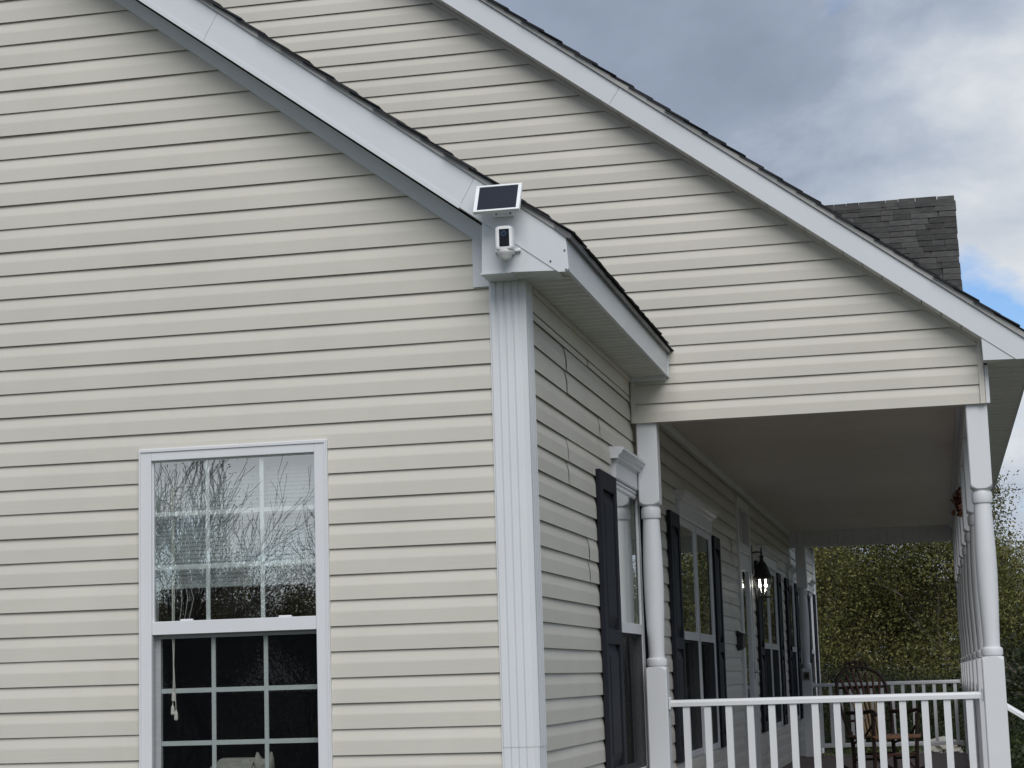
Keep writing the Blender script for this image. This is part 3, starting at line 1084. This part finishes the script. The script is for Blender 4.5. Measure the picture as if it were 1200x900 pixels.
def flat_shingle(w, seed):
    r = random.Random(seed)
    b = MB()
    e = .15
    z = [r.uniform(.012, .017) for _ in range(2)]
    vs = [(0, 0, 0), (w, 0, 0), (w, 0, z[0]), (0, 0, z[1]), (0, e, -.002), (w, e, -.002), (w, e, .003), (0, e, .003)]
    return b.add(vs, [(0, 1, 2, 3), (3, 2, 6, 7), (4, 7, 6, 5), (0, 3, 7, 4), (1, 5, 6, 2)]).mesh('roof_shingle', SHING)


FS = [flat_shingle(w, i) for i, w in enumerate((.11, .15, .19, .24))]
FW_ = (.11, .15, .19, .24)
e_ = .078
for k in range(19):
    t = e_ * (k + 1)
    x = XD - rnd.uniform(.0, .006)
    first = True
    while x > .35:
        i = rnd.randrange(4)
        x0 = x - FW_[i]
        o = link('roof_shingle', FS[i], dorm, (x0 + (rnd.uniform(0, .012) if first else 0), py(t), pz(t) + rnd.choice((0, 0, .003))))
        o.rotation_euler = (dang + rnd.uniform(-.01, .01), 0, 0)
        x = x0 - .003
        first = False
# ridge caps
x = XD
for k in range(9):
    w = .21
    lift = .012 if x > 2.1 else (.005 if x - w > 1.55 else .018)
    MB().prism([(-.034, -.0445), (0, .0), (.034, -.0445), (.034, -.0365), (0, .009), (-.034, -.0365)], lambda p, q, t: (t, YD + p, ZD + q + lift + .003 * (x - t) / w), x - w - .02, x).build('ridge_shingle', SHING, dorm)
    x -= w

# ------------------------------------------------------------------ things on the house
# solar panel on its bracket
sp = thing('solar_panel', 'small white framed solar panel tilted above the security camera', 'solar panel', (-.045, -.2, 3.652))
P = [Vector(p) for p in ((-.1315, -.350, 3.6265), (.0745, -.350, 3.6265), (.0745, -.265, 3.763), (-.1315, -.265, 3.763))]
c0 = Vector(sp.location)
ex = (P[1] - P[0]).normalized()
ey = (P[3] - P[0])
ey = (ey - ex * ey.dot(ex))
ph = ey.length
ey.normalize()
ez = ex.cross(ey)
if ez.y > 0:
    ez = -ez
mpS = lambda u, v, n: tuple(P[0] + ex * u + ey * v + ez * n - c0)
pw = .206
fb_ = MB()
t_ = .010
fb_.box(0, pw, 0, t_, -.012, .003, mpS)
fb_.box(0, pw, ph - t_, ph, -.012, .003, mpS)
fb_.box(0, t_ * 1.6, t_, ph - t_, -.012, .003, mpS)
fb_.box(pw - t_ * 1.6, pw, t_, ph - t_, -.012, .003, mpS)
fb_.box(0, pw, 0, ph, -.016, -.0125, mpS)
fb_.build('panel_frame', WPLAS, sp, bev=.002)
MB().box(t_ * 1.6 + .0005, pw - t_ * 1.6 - .0005, t_ + .0005, ph - t_ - .0005, -.011, .0005, mpS).build('solar_cell', SOLAR, sp)
br = MB()
br.box(-.028, .068, -.016, -.004, -.022, .004)
br.tube([(.02, -.01, -.006), (.02, -.06, .004), (.02, -.088, .022)], .010, 8)
brk = br.build('mount_bracket', WPLAS, sp, bev=.003)
for x in (-.012, .052):
    MB().tube([(x, -.0155, -.009), (x, -.018, -.009)], .0042, 8).build('screw', STEEL, sp)

# security camera
sc = thing('security_camera', 'white security camera with a black face under the solar panel', 'security camera', (-.010, -.2, 3.487))


def rrect(w, d, r, k=5):
    pts = []
    for cx, cy, a0 in ((w - r, d - r, 0), (-w + r, d - r, 90), (-w + r, -d + r, 180), (w - r, -d + r, 270)):
        for i in range(k + 1):
            a = R(a0 + 90 * i / k)
            pts.append((cx + r * math.cos(a), cy + r * math.sin(a)))
    return pts


body = MB()
lv = [(-.052, .030, .030, .0), (-.046, .036, .034, .0), (.045, .036, .034, .0), (.052, .030, .030, .0)]
rings = []
for z, w, d, o_ in ((-.056, .029, .024, 0), (-.050, .037, .032, 0), (-.042, .0395, .034, 0), (.040, .0395, .034, 0), (.049, .037, .032, 0), (.055, .029, .024, 0)):
    rings.append([(x, y - .066, z + .03) for x, y in rrect(w, d, .016)])
kk = len(rings[0])
vs = [p for r_ in rings for p in r_]
fs = [(i * kk + j, i * kk + (j + 1) % kk, (i + 1) * kk + (j + 1) % kk, (i + 1) * kk + j) for i in range(len(rings) - 1) for j in range(kk)]
fs += [tuple(range(kk))[::-1], tuple(range((len(rings) - 1) * kk, len(rings) * kk))]
body.add(vs, fs)
body.build('camera_body', WPLAS, sc, smooth=False, bev=.002)
MB().box(-.019, .026, -.1025, -.098, -.010, .068).build('face_plate', BPLAS, sc, bev=.006)
MB().tube([(.003, -.1022, .046), (.003, -.1065, .046)], .014, 20).build('lens', LENS, sc)
MB().tube([(.003, -.1062, .046), (.003, -.1072, .046)], [.0055, .004], 12).build('lens_ring', BPLAS, sc)
dome = MB()
vs, fs = [], []
prof = [(.0345, -.020), (.035, -.034), (.030, -.042), (.026, -.054), (.0195, -.066), (.011, -.073), (.004, -.075)]
dome.lathe([(r, z) for r, z in prof[::-1]], 20, (0, -.066, 0))
dome.build('sensor_dome', mat('grey_dome_plastic', (0.5, 0.5, 0.5), 0.35), sc, smooth=True)
arm = MB()
arm.box(-.056, -.030, -.022, -.006, -.018, -.006)
arm.tube([(-.056, -.014, -.012), (-.050, -.014, -.012)], .009, 10)
arm.box(.030, .054, -.022, -.006, -.018, -.006)
arm.tube([(.050, -.014, -.012), (.058, -.014, -.011)], .009, 10)
arm.box(-.03, .03, -.040, -.005, -.03, .05)
arm.build('mount_arm', WPLAS, sc, bev=.002)

# wall lantern by the door
ln = thing('wall_lantern', 'lit black wall lantern with clear glass beside the front door', 'lantern', (.016, 10.52, 2.33))
cx = .105
MB().box(.0, .018, -.05, .05, .22, .50).build('back_plate', BLACK, ln, bev=.006)
MB().tube([(.01, 0, .425), (.06, 0, .432), (cx, 0, .425), (cx, 0, .39)], .008, 8).build('scroll_arm', BLACK, ln)
MB().lathe([(.088, .165), (.090, .185), (.078, .215), (.062, .262), (.044, .31), (.026, .335), (.018, .345), (.016, .37), (.026, .385), (.010, .40), (.008, .445), (.004, .48)], 16, (cx, 0, 0)).build('lantern_cap', BLACK, ln, smooth=False)
MB().lathe([(.060, .0), (.082, .165)], 16, (cx, 0, 0)).build('glass_shade', LGLASS, ln, smooth=True)
MB().lathe([(.062, -.012), (.064, .002)], 16, (cx, 0, 0)).build('bottom_ring', BLACK, ln)
for dx, dy in ((.028, -.004), (-.028, .004)):
    MB().lathe([(.004, .092), (.011, .096), (.014, .105), (.012, .116), (.007, .128), (.007, .165)], 12, (cx + dx, dy, 0)).build('bulb', BULB, ln, smooth=True)

# mailbox on the wall by the door
mbx = thing('mailbox', 'small black mailbox hung on the siding before the front door', 'mailbox', (.016, 8.95, 1.84))
MB().prism([(0, -.03), (.02, -.03), (.05, .0), (.058, .10), (.0, .10)], lambda p, q, t: (p, t, q), -.13, .13).build('box_body', BLACK, mbx, bev=.006)
MB().prism([(-.0, .101), (.062, .101), (.065, .110), (.0, .145)], lambda p, q, t: (p, t, q), -.135, .135).build('lid', BLACK, mbx, bev=.004)

# small tan box on the far post
pb = thing('post_box', 'small tan box fixed high on the far left porch post', 'box', (.152, PY[7] - .063, 1.56))
MB().box(-.035, .035, -.022, .0, -.05, .05).build('case', TANP, pb, bev=.004)
MB().box(-.022, .022, -.024, -.0225, -.028, .028).build('dial', BLACK, pb)

# hanging dried plant inside the right header
hp = thing('hanging_plant', 'rust coloured dried plant hanging under the header beside the right posts', 'plant', (1.985, 7.55, 2.90))


def leaves_mesh(name, centers, sizes, size, m, seed, tints=None, aspect=1.0):
    """many small quads, one per centre"""
    r = np.random.RandomState(seed)
    n = len(centers)
    c = np.asarray(centers)
    a = r.normal(size=(n, 3))
    a /= np.linalg.norm(a, axis=1)[:, None]
    b = r.normal(size=(n, 3))
    b -= a * (a * b).sum(1)[:, None]
    b /= np.linalg.norm(b, axis=1)[:, None]
    s_ = (size * sizes)[:, None]
    v = np.stack([c - a * s_, c + b * s_ * .5 * aspect, c + a * s_, c - b * s_ * .5 * aspect], 1).reshape(-1, 3)
    me = bpy.data.meshes.new(name)
    me.vertices.add(4 * n)
    me.vertices.foreach_set('co', v.ravel())
    me.loops.add(4 * n)
    me.loops.foreach_set('vertex_index', np.arange(4 * n))
    me.polygons.add(n)
    me.polygons.foreach_set('loop_start', np.arange(n) * 4)
    me.polygons.foreach_set('loop_total', np.full(n, 4))
    me.update()
    at = me.attributes.new('tint', 'FLOAT', 'FACE')
    t = r.rand(n) if tints is None else tints
    at.data.foreach_set('value', np.clip(t, 0, 1))
    me.materials.append(m)
    return me


rs = np.random.RandomState(4)
cc = rs.normal(size=(260, 3)) * (.026, .05, .06)
link('dried_leaves', leaves_mesh('dried_leaves', cc, rs.uniform(.6, 1.3, 260), .035, LEAF_R, 5), hp)
MB().lathe([(.025, -.09), (.045, -.05), (.05, -.02)], 12).build('pot', TWIGR, hp)
MB().tube([(.0, 0, .212), (.0, 0, .03)], .003, 5).build('hanger', BLACK, hp)

# blind and cords inside the front window
bl = thing('window_blind', 'white slatted blind raised behind the upper panes of the front window', 'blind', (-1.37, .06, 2.07))
sb = MB()
z = 2.66
while z > 2.085:
    sb.prism([(-.0025, -.0120), (.0015, .0110), (.0030, .0110), (-.0010, -.0120)], lambda p, q, t: (t + 1.37 - 1.37, p, q + z - 2.07), -.40, .40)
    z -= .0185
sl_ = sb.build('blind_slats', BLIND, bl)
sl_['kind'] = 'stuff'
MB().box(-.40, .40, -.013, .013, -.003, .018).build('bottom_rail', BLIND, bl, bev=.003)
MB().box(-.405, .405, -.02, .02, .60, .63).build('head_rail', BLIND, bl)
for x in (-.27, .0, .27):
    MB().tube([(x, -.015, .60), (x, -.015, .0)], .0012, 4).build('ladder_cord', CORD, bl)
cd = thing('blind_cord', 'pale blind cords with little tassels hanging behind the lower left panes', 'cord', (-1.68, .03, 2.1))
for dx, dz, dx2 in ((0, -.50, .0), (.006, -.56, -.004), (-.004, -.585, .012)):
    MB().tube([(dx, 0, .45), (dx, 0, -.25), (dx2, .002, dz)], .0022, 5).build('cord', CORD, cd)
    MB().lathe([(.004, -.045), (.0095, -.040), (.0085, -.012), (.003, .002)], 8, (dx2, .002, dz)).build('tassel', CORD, cd)
for k in range(3):
    MB().tube([(.03 + .018 * k, .01, .02), (.04 + .028 * k, .012, -.08), (.028 + .022 * k, .01, -.18)], .0012, 5).build('looped_cord', CORD, cd)

# pale cat resting behind the lower panes
cat = thing('cat', 'pale cat with upright ears lying behind the bottom panes of the front window', 'cat', (-1.42, .33, 1.12))


def skin(name, pts, edges, radii, m, parent, root=0, sub=2):
    me = bpy.data.meshes.new(name)
    me.from_pydata(pts, edges, [])
    me.materials.append(m)
    o = link(name, me, parent)
    o.modifiers.new('skin', 'SKIN')
    sv = me.skin_vertices[0].data
    for i, r_ in enumerate(radii):
        sv[i].radius = (r_, r_)
    sv[root].use_root = True
    s_ = o.modifiers.new('sub', 'SUBSURF')
    s_.levels = sub
    s_.render_levels = sub
    return o


skin('cat_body', [(-.20, .02, .06), (-.12, .0, .095), (-.03, .0, .10), (.05, -.02, .095), (.088, -.045, .125), (.10, -.075, .118), (-.27, .0, .03), (-.33, -.06, .02), (.06, -.11, .02), (.11, -.10, .02), (-.14, -.09, .02), (.055, -.05, .155), (.052, -.055, .195), (.117, -.05, .155), (.120, -.055, .195)],
     [(0, 1), (1, 2), (2, 3), (3, 4), (4, 5), (0, 6), (6, 7), (3, 8), (3, 9), (0, 10), (4, 11), (11, 12), (4, 13), (13, 14)],
     [.07, .082, .08, .065, .052, .028, .025, .016, .028, .028, .035, .018, .005, .018, .005], CATF, cat, 2)
bn = thing('bench', 'dark low bench inside the front window under the cat', 'bench', (-1.42, .36, .56))
MB().box(-.34, .40, -.17, .17, .50, .545).build('bench_top', DARKF, bn, bev=.005)
for x in (-.31, .37):
    for y in (-.14, .14):
        MB().box(x - .025, x + .025, y - .025, y + .025, 0, .4995).build('leg', DARKF, bn)

# ------------------------------------------------------------------ rocking chair
ch = thing('rocking_chair', 'dark bentwood rocking chair with tan back slats on the porch', 'rocking chair', (1.15, 11.1, .60), R(33))
# chair faces -Y in its own frame
sw = .25


def arc(pts, n=12):
    """Catmull-Rom through points"""
    P_ = [Vector(p) for p in pts]
    P_ = [P_[0] * 2 - P_[1]] + P_ + [P_[-1] * 2 - P_[-2]]
    out = []
    for i in range(1, len(P_) - 2):
        for k in range(n):
            t = k / n
            a_, b_, c_, d_ = P_[i - 1:i + 3]
            out.append(.5 * ((2 * b_) + (c_ - a_) * t + (2 * a_ - 5 * b_ + 4 * c_ - d_) * t * t + (3 * b_ - a_ - 3 * c_ + d_) * t ** 3))
    out.append(P_[-2])
    return out


for sx in (-.23, .23):
    MB().tube(arc([(sx, -.36, .075), (sx, -.15, .025), (sx, .12, .022), (sx, .38, .085), (sx, .50, .14)]), .020, 7).build('rocker', TWIG, ch)
    MB().tube(arc([(sx, -.22, .04), (sx * 1.02, -.23, .25), (sx * 1.06, -.25, .59)]), .020, 7).build('leg', TWIG, ch)
    MB().tube(arc([(sx, .16, .04), (sx * .98, .17, .25), (sx * 1.0, .20, .42)]), .020, 7).build('leg', TWIG, ch)
    MB().tube(arc([(sx * 1.2, -.36, .58), (sx * 1.14, -.27, .615), (sx * 1.12, -.05, .60), (sx * 1.06, .24, .60)]), .019, 7).build('arm', TWIG, ch)
    MB().tube(arc([(sx * 1.06, -.25, .50), (sx * 1.1, -.06, .36), (sx * 1.03, .18, .30)]), .012, 6).build('arm_brace', TWIG, ch)
    MB().tube([(sx, -.225, .17), (sx, .165, .15)], .013, 6).build('stretcher', TWIG, ch)
MB().tube([(-.23, -.228, .20), (.23, -.228, .20)], .013, 6).build('stretcher', TWIGR, ch)
MB().tube([(-.23, .168, .20), (.23, .168, .20)], .013, 6).build('stretcher', TWIG, ch)
MB().tube(arc([(-.20, -.23, .06), (-.10, -.23, .17), (0, -.23, .21), (.10, -.23, .17), (.20, -.23, .06)], 5), .010, 6).build('bent_brace', TWIGR, ch)
for k in range(8):
    x = -.235 + k * .067
    MB().box(x - .030, x + .030, -.27, .21, .365, .385).build('seat_slat', SEATW, ch, bev=.006)
MB().tube([(-.25, -.265, .362), (.25, -.265, .362)], .018, 7).build('seat_rail', SEATW, ch)
MB().tube([(-.25, .20, .362), (.25, .20, .362)], .018, 7).build('seat_rail', TWIG, ch)
lean = lambda z: .20 + (z - .40) * .32
MB().tube(arc([(-.24, lean(.38), .38), (-.285, lean(.70), .70), (-.25, lean(.93), .93), (-.12, lean(1.02), 1.02), (.0, lean(1.045), 1.045), (.12, lean(1.02), 1.02), (.25, lean(.93), .93), (.285, lean(.70), .70), (.24, lean(.38), .38)], 6), .0175, 7).build('back_hoop', TWIG, ch)
for k in range(7):
    u = (k - 3) / 3
    top_ = .99 - .07 * u * u
    pts = arc([(u * .11, lean(.38) - .01, .38), (u * .13, lean(.62) - .03, .62), (u * .22, lean(top_) - .01, top_)], 5)
    MB().tube(pts[:8], .013, 6).build('back_slat', SLAT, ch)
    MB().tube(pts[7:], .013, 6).build('back_slat', TWIGR, ch)
for k in range(5):
    x = -.13 + k * .065
    MB().tube(arc([(x, lean(1.0) + .01, 1.0), (x * .9, lean(1.06) + .02, 1.06 + .02 * math.cos(x * 9)), (x * .6 + .02, lean(1.1) + .02, 1.085)], 3), .016, 6).build('crest_twig', TWIG, ch)
MB().tube([(-.27, lean(.84) + .016, .84), (.27, lean(.84) + .016, .84)], .013, 6).build('back_rail', TWIG, ch)
MB().tube([(-.25, lean(.52) + .016, .52), (.25, lean(.52) + .016, .52)], .013, 6).build('back_rail', TWIG, ch)

# ------------------------------------------------------------------ vegetation


def branches(r, base, h, spread, depth, n0, lean_=.3, r0=.09, multi=1):
    """returns list of (points, radii) and tip positions"""
    segs, tips = [], []

    def grow(p, d, ln, rad, lev):
        pts = [p]
        k = 4
        for i in range(k):
            d = (d + Vector((r.uniform(-1, 1), r.uniform(-1, 1), r.uniform(-.3, .6))) * .16).normalized()
            p = p + d * ln / k
            pts.append(p)
        radii = [max(rad * (1 - .55 * i / k), .0065) for i in range(k + 1)]
        segs.append((pts, radii))
        if lev == 0:
            tips.append(p)
            return
        tips.append(p) if lev <= 2 else None
        nb = n0 if lev > 1 else n0 + 1
        for b in range(nb):
            i = k if b == 0 else r.randint(1, k)
            ax = d.orthogonal().normalized()
            ax.rotate(Matrix.Rotation(r.uniform(0, 6.28), 3, d))
            nd = (d + ax * r.uniform(.45, 1.0) * spread + Vector((0, 0, .18))).normalized()
            grow(pts[i], nd, ln * r.uniform(.62, .82), radii[i] * .68, lev - 1)
    for m_ in range(multi):
        d = Vector((r.uniform(-1, 1) * lean_, r.uniform(-1, 1) * lean_, 1)).normalized()
        off = Vector((r.uniform(-.12, .12), r.uniform(-.12, .12), 0)) if multi > 1 else Vector((0, 0, 0))
        grow(Vector(base) + off, d, h * .36, r0, depth)
    return segs, tips


def tree_meshes(seed, h, depth, n0, spread, multi, r0, nleaf, leafsize, m, fill=.0, clump=.22, name='tree', k=5, bark=BARK, low=.2):
    r = random.Random(seed)
    segs, tips = branches(r, (0, 0, -.05), h, spread, depth, n0, .35, r0, multi)
    zmax = max(p.z for p in tips)
    sc_ = h / zmax
    tb = MB()
    for pts, rad in segs:
        tb.tube([p * sc_ for p in pts], rad, k if rad[0] > .012 else 3, caps=False)
    tm = tb.mesh('trunk', bark)
    cm = None
    if nleaf:
        q = np.random.RandomState(seed)
        T = np.array([tuple(p * sc_) for p in tips])
        n1 = int(nleaf * (1 - fill))
        idx = q.randint(0, len(T), n1)
        c = T[idx] + q.normal(size=(n1, 3)) * clump
        bright = q.rand(len(T))[idx] ** 1.3 * .85 + q.rand(n1) * .25 - .05
        if fill:
            n2 = nleaf - n1
            nc = 90
            rad_ = np.abs(T[:, :2]).max() * .95
            cen = np.stack([q.uniform(-rad_, rad_, nc), q.uniform(-rad_, rad_, nc), low + (h * .72 - low) * q.rand(nc) ** 1.5], 1)
            i2 = q.randint(0, nc, n2)
            c2 = cen[i2] + q.normal(size=(n2, 3)) * clump * 1.5
            c = np.concatenate([c, c2])
            bright = np.concatenate([bright, q.rand(nc)[i2] ** 1.3 * .85 + q.rand(n2) * .25 - .05])
        keep = c[:, 2] > .05
        c, bright = c[keep], bright[keep]
        cm = leaves_mesh('crown', c, q.uniform(.6, 1.4, len(c)), leafsize, m, seed + 1, bright)
    return tm, cm


def place_tree(meshes, x, y, rz, sc_, label, group, name='leafy_tree', cat='tree'):
    t = thing(name, label, cat, (x, y, gh(x, y)), rz, group)
    t.scale = (sc_, sc_, sc_)
    link('trunk', meshes[0], t)
    if meshes[1]:
        link('crown', meshes[1], t)
    return t


T1 = tree_meshes(11, 5.2, 4, 3, .75, 3, .05, 52000, .029, LEAF_A, .42, .20)
T2 = tree_meshes(12, 5.0, 4, 3, .8, 4, .045, 52000, .029, LEAF_B, .42, .20)
T3 = tree_meshes(13, 4.6, 4, 3, .85, 2, .06, 48000, .029, LEAF_A, .42, .20)
back = [(T2, -3.4, 27.5, 0.3, 1.05, 'olive brown tree partly hidden behind the far wing, farthest left of the backyard trees'),
        (T1, -.9, 26.0, 1.1, .98, 'leafy green tree at the left of the porch opening, beyond the far railing'),
        (T2, .9, 28.2, 2.2, .76, 'brownish multi stemmed tree with sky gaps, centred in the porch opening'),
        (T3, 2.3, 26.6, .4, .98, 'green tree directly behind the row of right-hand porch posts'),
        (T1, 4.5, 28.0, 3.5, .66, 'green tree rising into the sky at the right edge, past the front post'),
        (T2, 6.4, 27.0, 5.1, .8, 'olive tree outside the right edge of the view'),
        (T3, 8.6, 29.0, 2.6, 1.1, 'tall green tree well to the right of the porch'),
        (T1, 0.1, 32.0, 4.4, .74, 'paler green tree in the second row behind the brownish tree'),
        (T3, 3.0, 32.5, 1.9, .80, 'green tree in the second row behind the right-hand posts'),
        (T2, -2.4, 32.0, 2.9, 1.1, 'olive tree in the second row at the left')]
for ms, x, y, rz, s_, l_ in back:
    place_tree(ms, x, y, rz, s_, l_, 'leafy trees behind the house')
for k, (x, y, s_) in enumerate(((26.5, 2.0, 1.3), (28.5, 9.0, 1.4), (24.5, 15.5, 1.3), (23.5, 24.0, 1.2), (29.0, -6.0, 1.4))):  # unseen trees, added to block low sky and darken side wall and porch
    place_tree((T1, T3, T2, T1, T3)[k], x, y, k * 1.7, s_, 'tall leafy tree added out of view right of the house, ' + ['second from the road', 'in the middle of its row', 'beside the far half of the porch', 'farthest from the road', 'nearest the road'][k], 'added trees shading the porch from the right')
E1 = tree_meshes(21, 2.3, 3, 3, .9, 5, .03, 12000, .035, LEAF_C, .6, .16, low=.1)
for x, y, rz, s_, l_ in ((3.75, 18.0, .2, 1.0, 'dark evergreen shrub at the right edge, beside the sloping stair railing'), (5.2, 19.0, 1.7, 1.1, 'dark evergreen shrub farther right than the one by the stair railing'),
                         (.35, 22.5, 3.0, .55, 'low dark shrub behind the left half of the far railing'), (1.0, 23.0, 4.1, .5, 'low dark shrub behind the rocking chair and far railing'), (2.2, 23.0, 5.0, .55, 'low dark shrub behind the right end of the far railing')):
    place_tree(E1, x, y, rz, s_, l_, 'dark shrubs in the back yard', 'evergreen_shrub', 'shrub')
# bare trees across the street, seen mirrored in the front window
Bq = [tree_meshes(31, 8.0, 5, 3, .72, 1, .20, 0, .03, LEAF_A, k=5, bark=BARKD), tree_meshes(32, 7.5, 5, 3, .7, 2, .16, 0, .03, LEAF_A, k=5, bark=BARKD), tree_meshes(33, 6.5, 5, 3, .7, 3, .06, 1400, .022, LEAF_A, .1, .3)]
bare = [(Bq[0], -9.4, -21.5, .0, .70, 'bare branching tree behind the camera, mirrored in the middle of the front window'), (Bq[1], -6.2, -25.5, 1.3, .52, 'bare twin stemmed tree behind the camera, mirrored at the left of the front window'),
        (Bq[1], -13.2, -25.0, 2.2, .95, 'tall bare tree behind the camera, mirrored at the right of the front window'), (Bq[2], -12.6, -27.5, .7, .8, 'budding small tree behind the camera, mirrored low in the front window'),
        (Bq[2], -8.0, -29.0, 3.7, .9, 'budding small tree behind the bare trees across the lawn'), (Bq[2], -14.5, -31.0, 5.0, 1.1, 'budding tree farthest left behind the camera'), (Bq[0], -17.5, -34.0, 4.0, 1.0, 'bare tree far back behind the camera')]
for ms, x, y, rz, s_, l_ in bare:
    place_tree(ms, x, y, rz, s_, l_, 'bare trees across the lawn', 'bare_tree')
for k, (x, y, s_) in enumerate(((-8.0, -30, 1.0), (-10.8, -30, 1.1), (-13.6, -31, 1.1), (-16.5, -32, 1.15), (-20, -34, 1.2))):
    o = place_tree(T2, x, y, k * 1.3, s_ * .80, 'brushy low tree in the thicket far behind the camera, ' + ['nearest the house', 'second from the house', 'in its middle', 'second from its far end', 'at its far end'][k], 'thicket behind the camera', 'leafy_tree')

# far-off wood closing the yard
rs = np.random.RandomState(15)
nc = 420
cxs = rs.uniform(-26, 30, nc)
cys = rs.uniform(44, 52, nc)
hts = 3.3 + .7 * np.sin(cxs * .55 + 1) + .4 * np.sin(cxs * 1.7) + rs.uniform(-.5, .2, nc)
i3 = rs.randint(0, nc, 60000)
zz3 = .5 + (hts[i3] - .3) * rs.rand(60000) ** .8
c3 = np.stack([cxs[i3], cys[i3], zz3], 1) + rs.normal(size=(60000, 3)) * (.55, .5, .22)
wd = link('far_wood', leaves_mesh('far_wood', c3, rs.uniform(.6, 1.4, 60000), .11, LEAF_A, 16, rs.rand(nc)[i3] * .55 + rs.rand(60000) * .2))
tag(wd, 'hazy olive wood far behind the house beyond the yard trees', 'wood', None, 'stuff')

# pale boulder beyond the far railing
bo = MB()
import bmesh
me = bpy.data.meshes.new('boulder')
bm = bmesh.new()
bmesh.ops.create_icosphere(bm, subdivisions=3, radius=.22)
rr = random.Random(5)
for v in bm.verts:
    n = v.co.normalized()
    f = 1 + .16 * math.sin(n.x * 5 + 1) * math.sin(n.y * 4) + .08 * math.sin(n.z * 9 + n.x * 7)
    v.co = Vector((v.co.x * f * 1.35, v.co.y * f, v.co.z * f * .7))
bm.to_mesh(me)
bm.free()
me.materials.append(ROCK)
o = link('boulder', me, None, (1.70, 21.2, gh(1.7, 21.2) + .14))
tag(o, 'pale grey boulder lying in the yard behind the far railing', 'boulder')
# grass tufts in the back yard
rs = np.random.RandomState(9)
n = 9000
gx = rs.uniform(-1, 5, n)
gy = rs.uniform(16.3, 25, n)
gz = np.array([gh(a, b) for a, b in zip(gx, gy)]) + .03
gm = leaves_mesh('grass', np.stack([gx, gy, gz], 1), rs.uniform(.6, 1.5, n), .045, BLADE, 10)
tag(link('grass', gm), 'green grass growing in the back yard', 'grass', None, 'stuff')
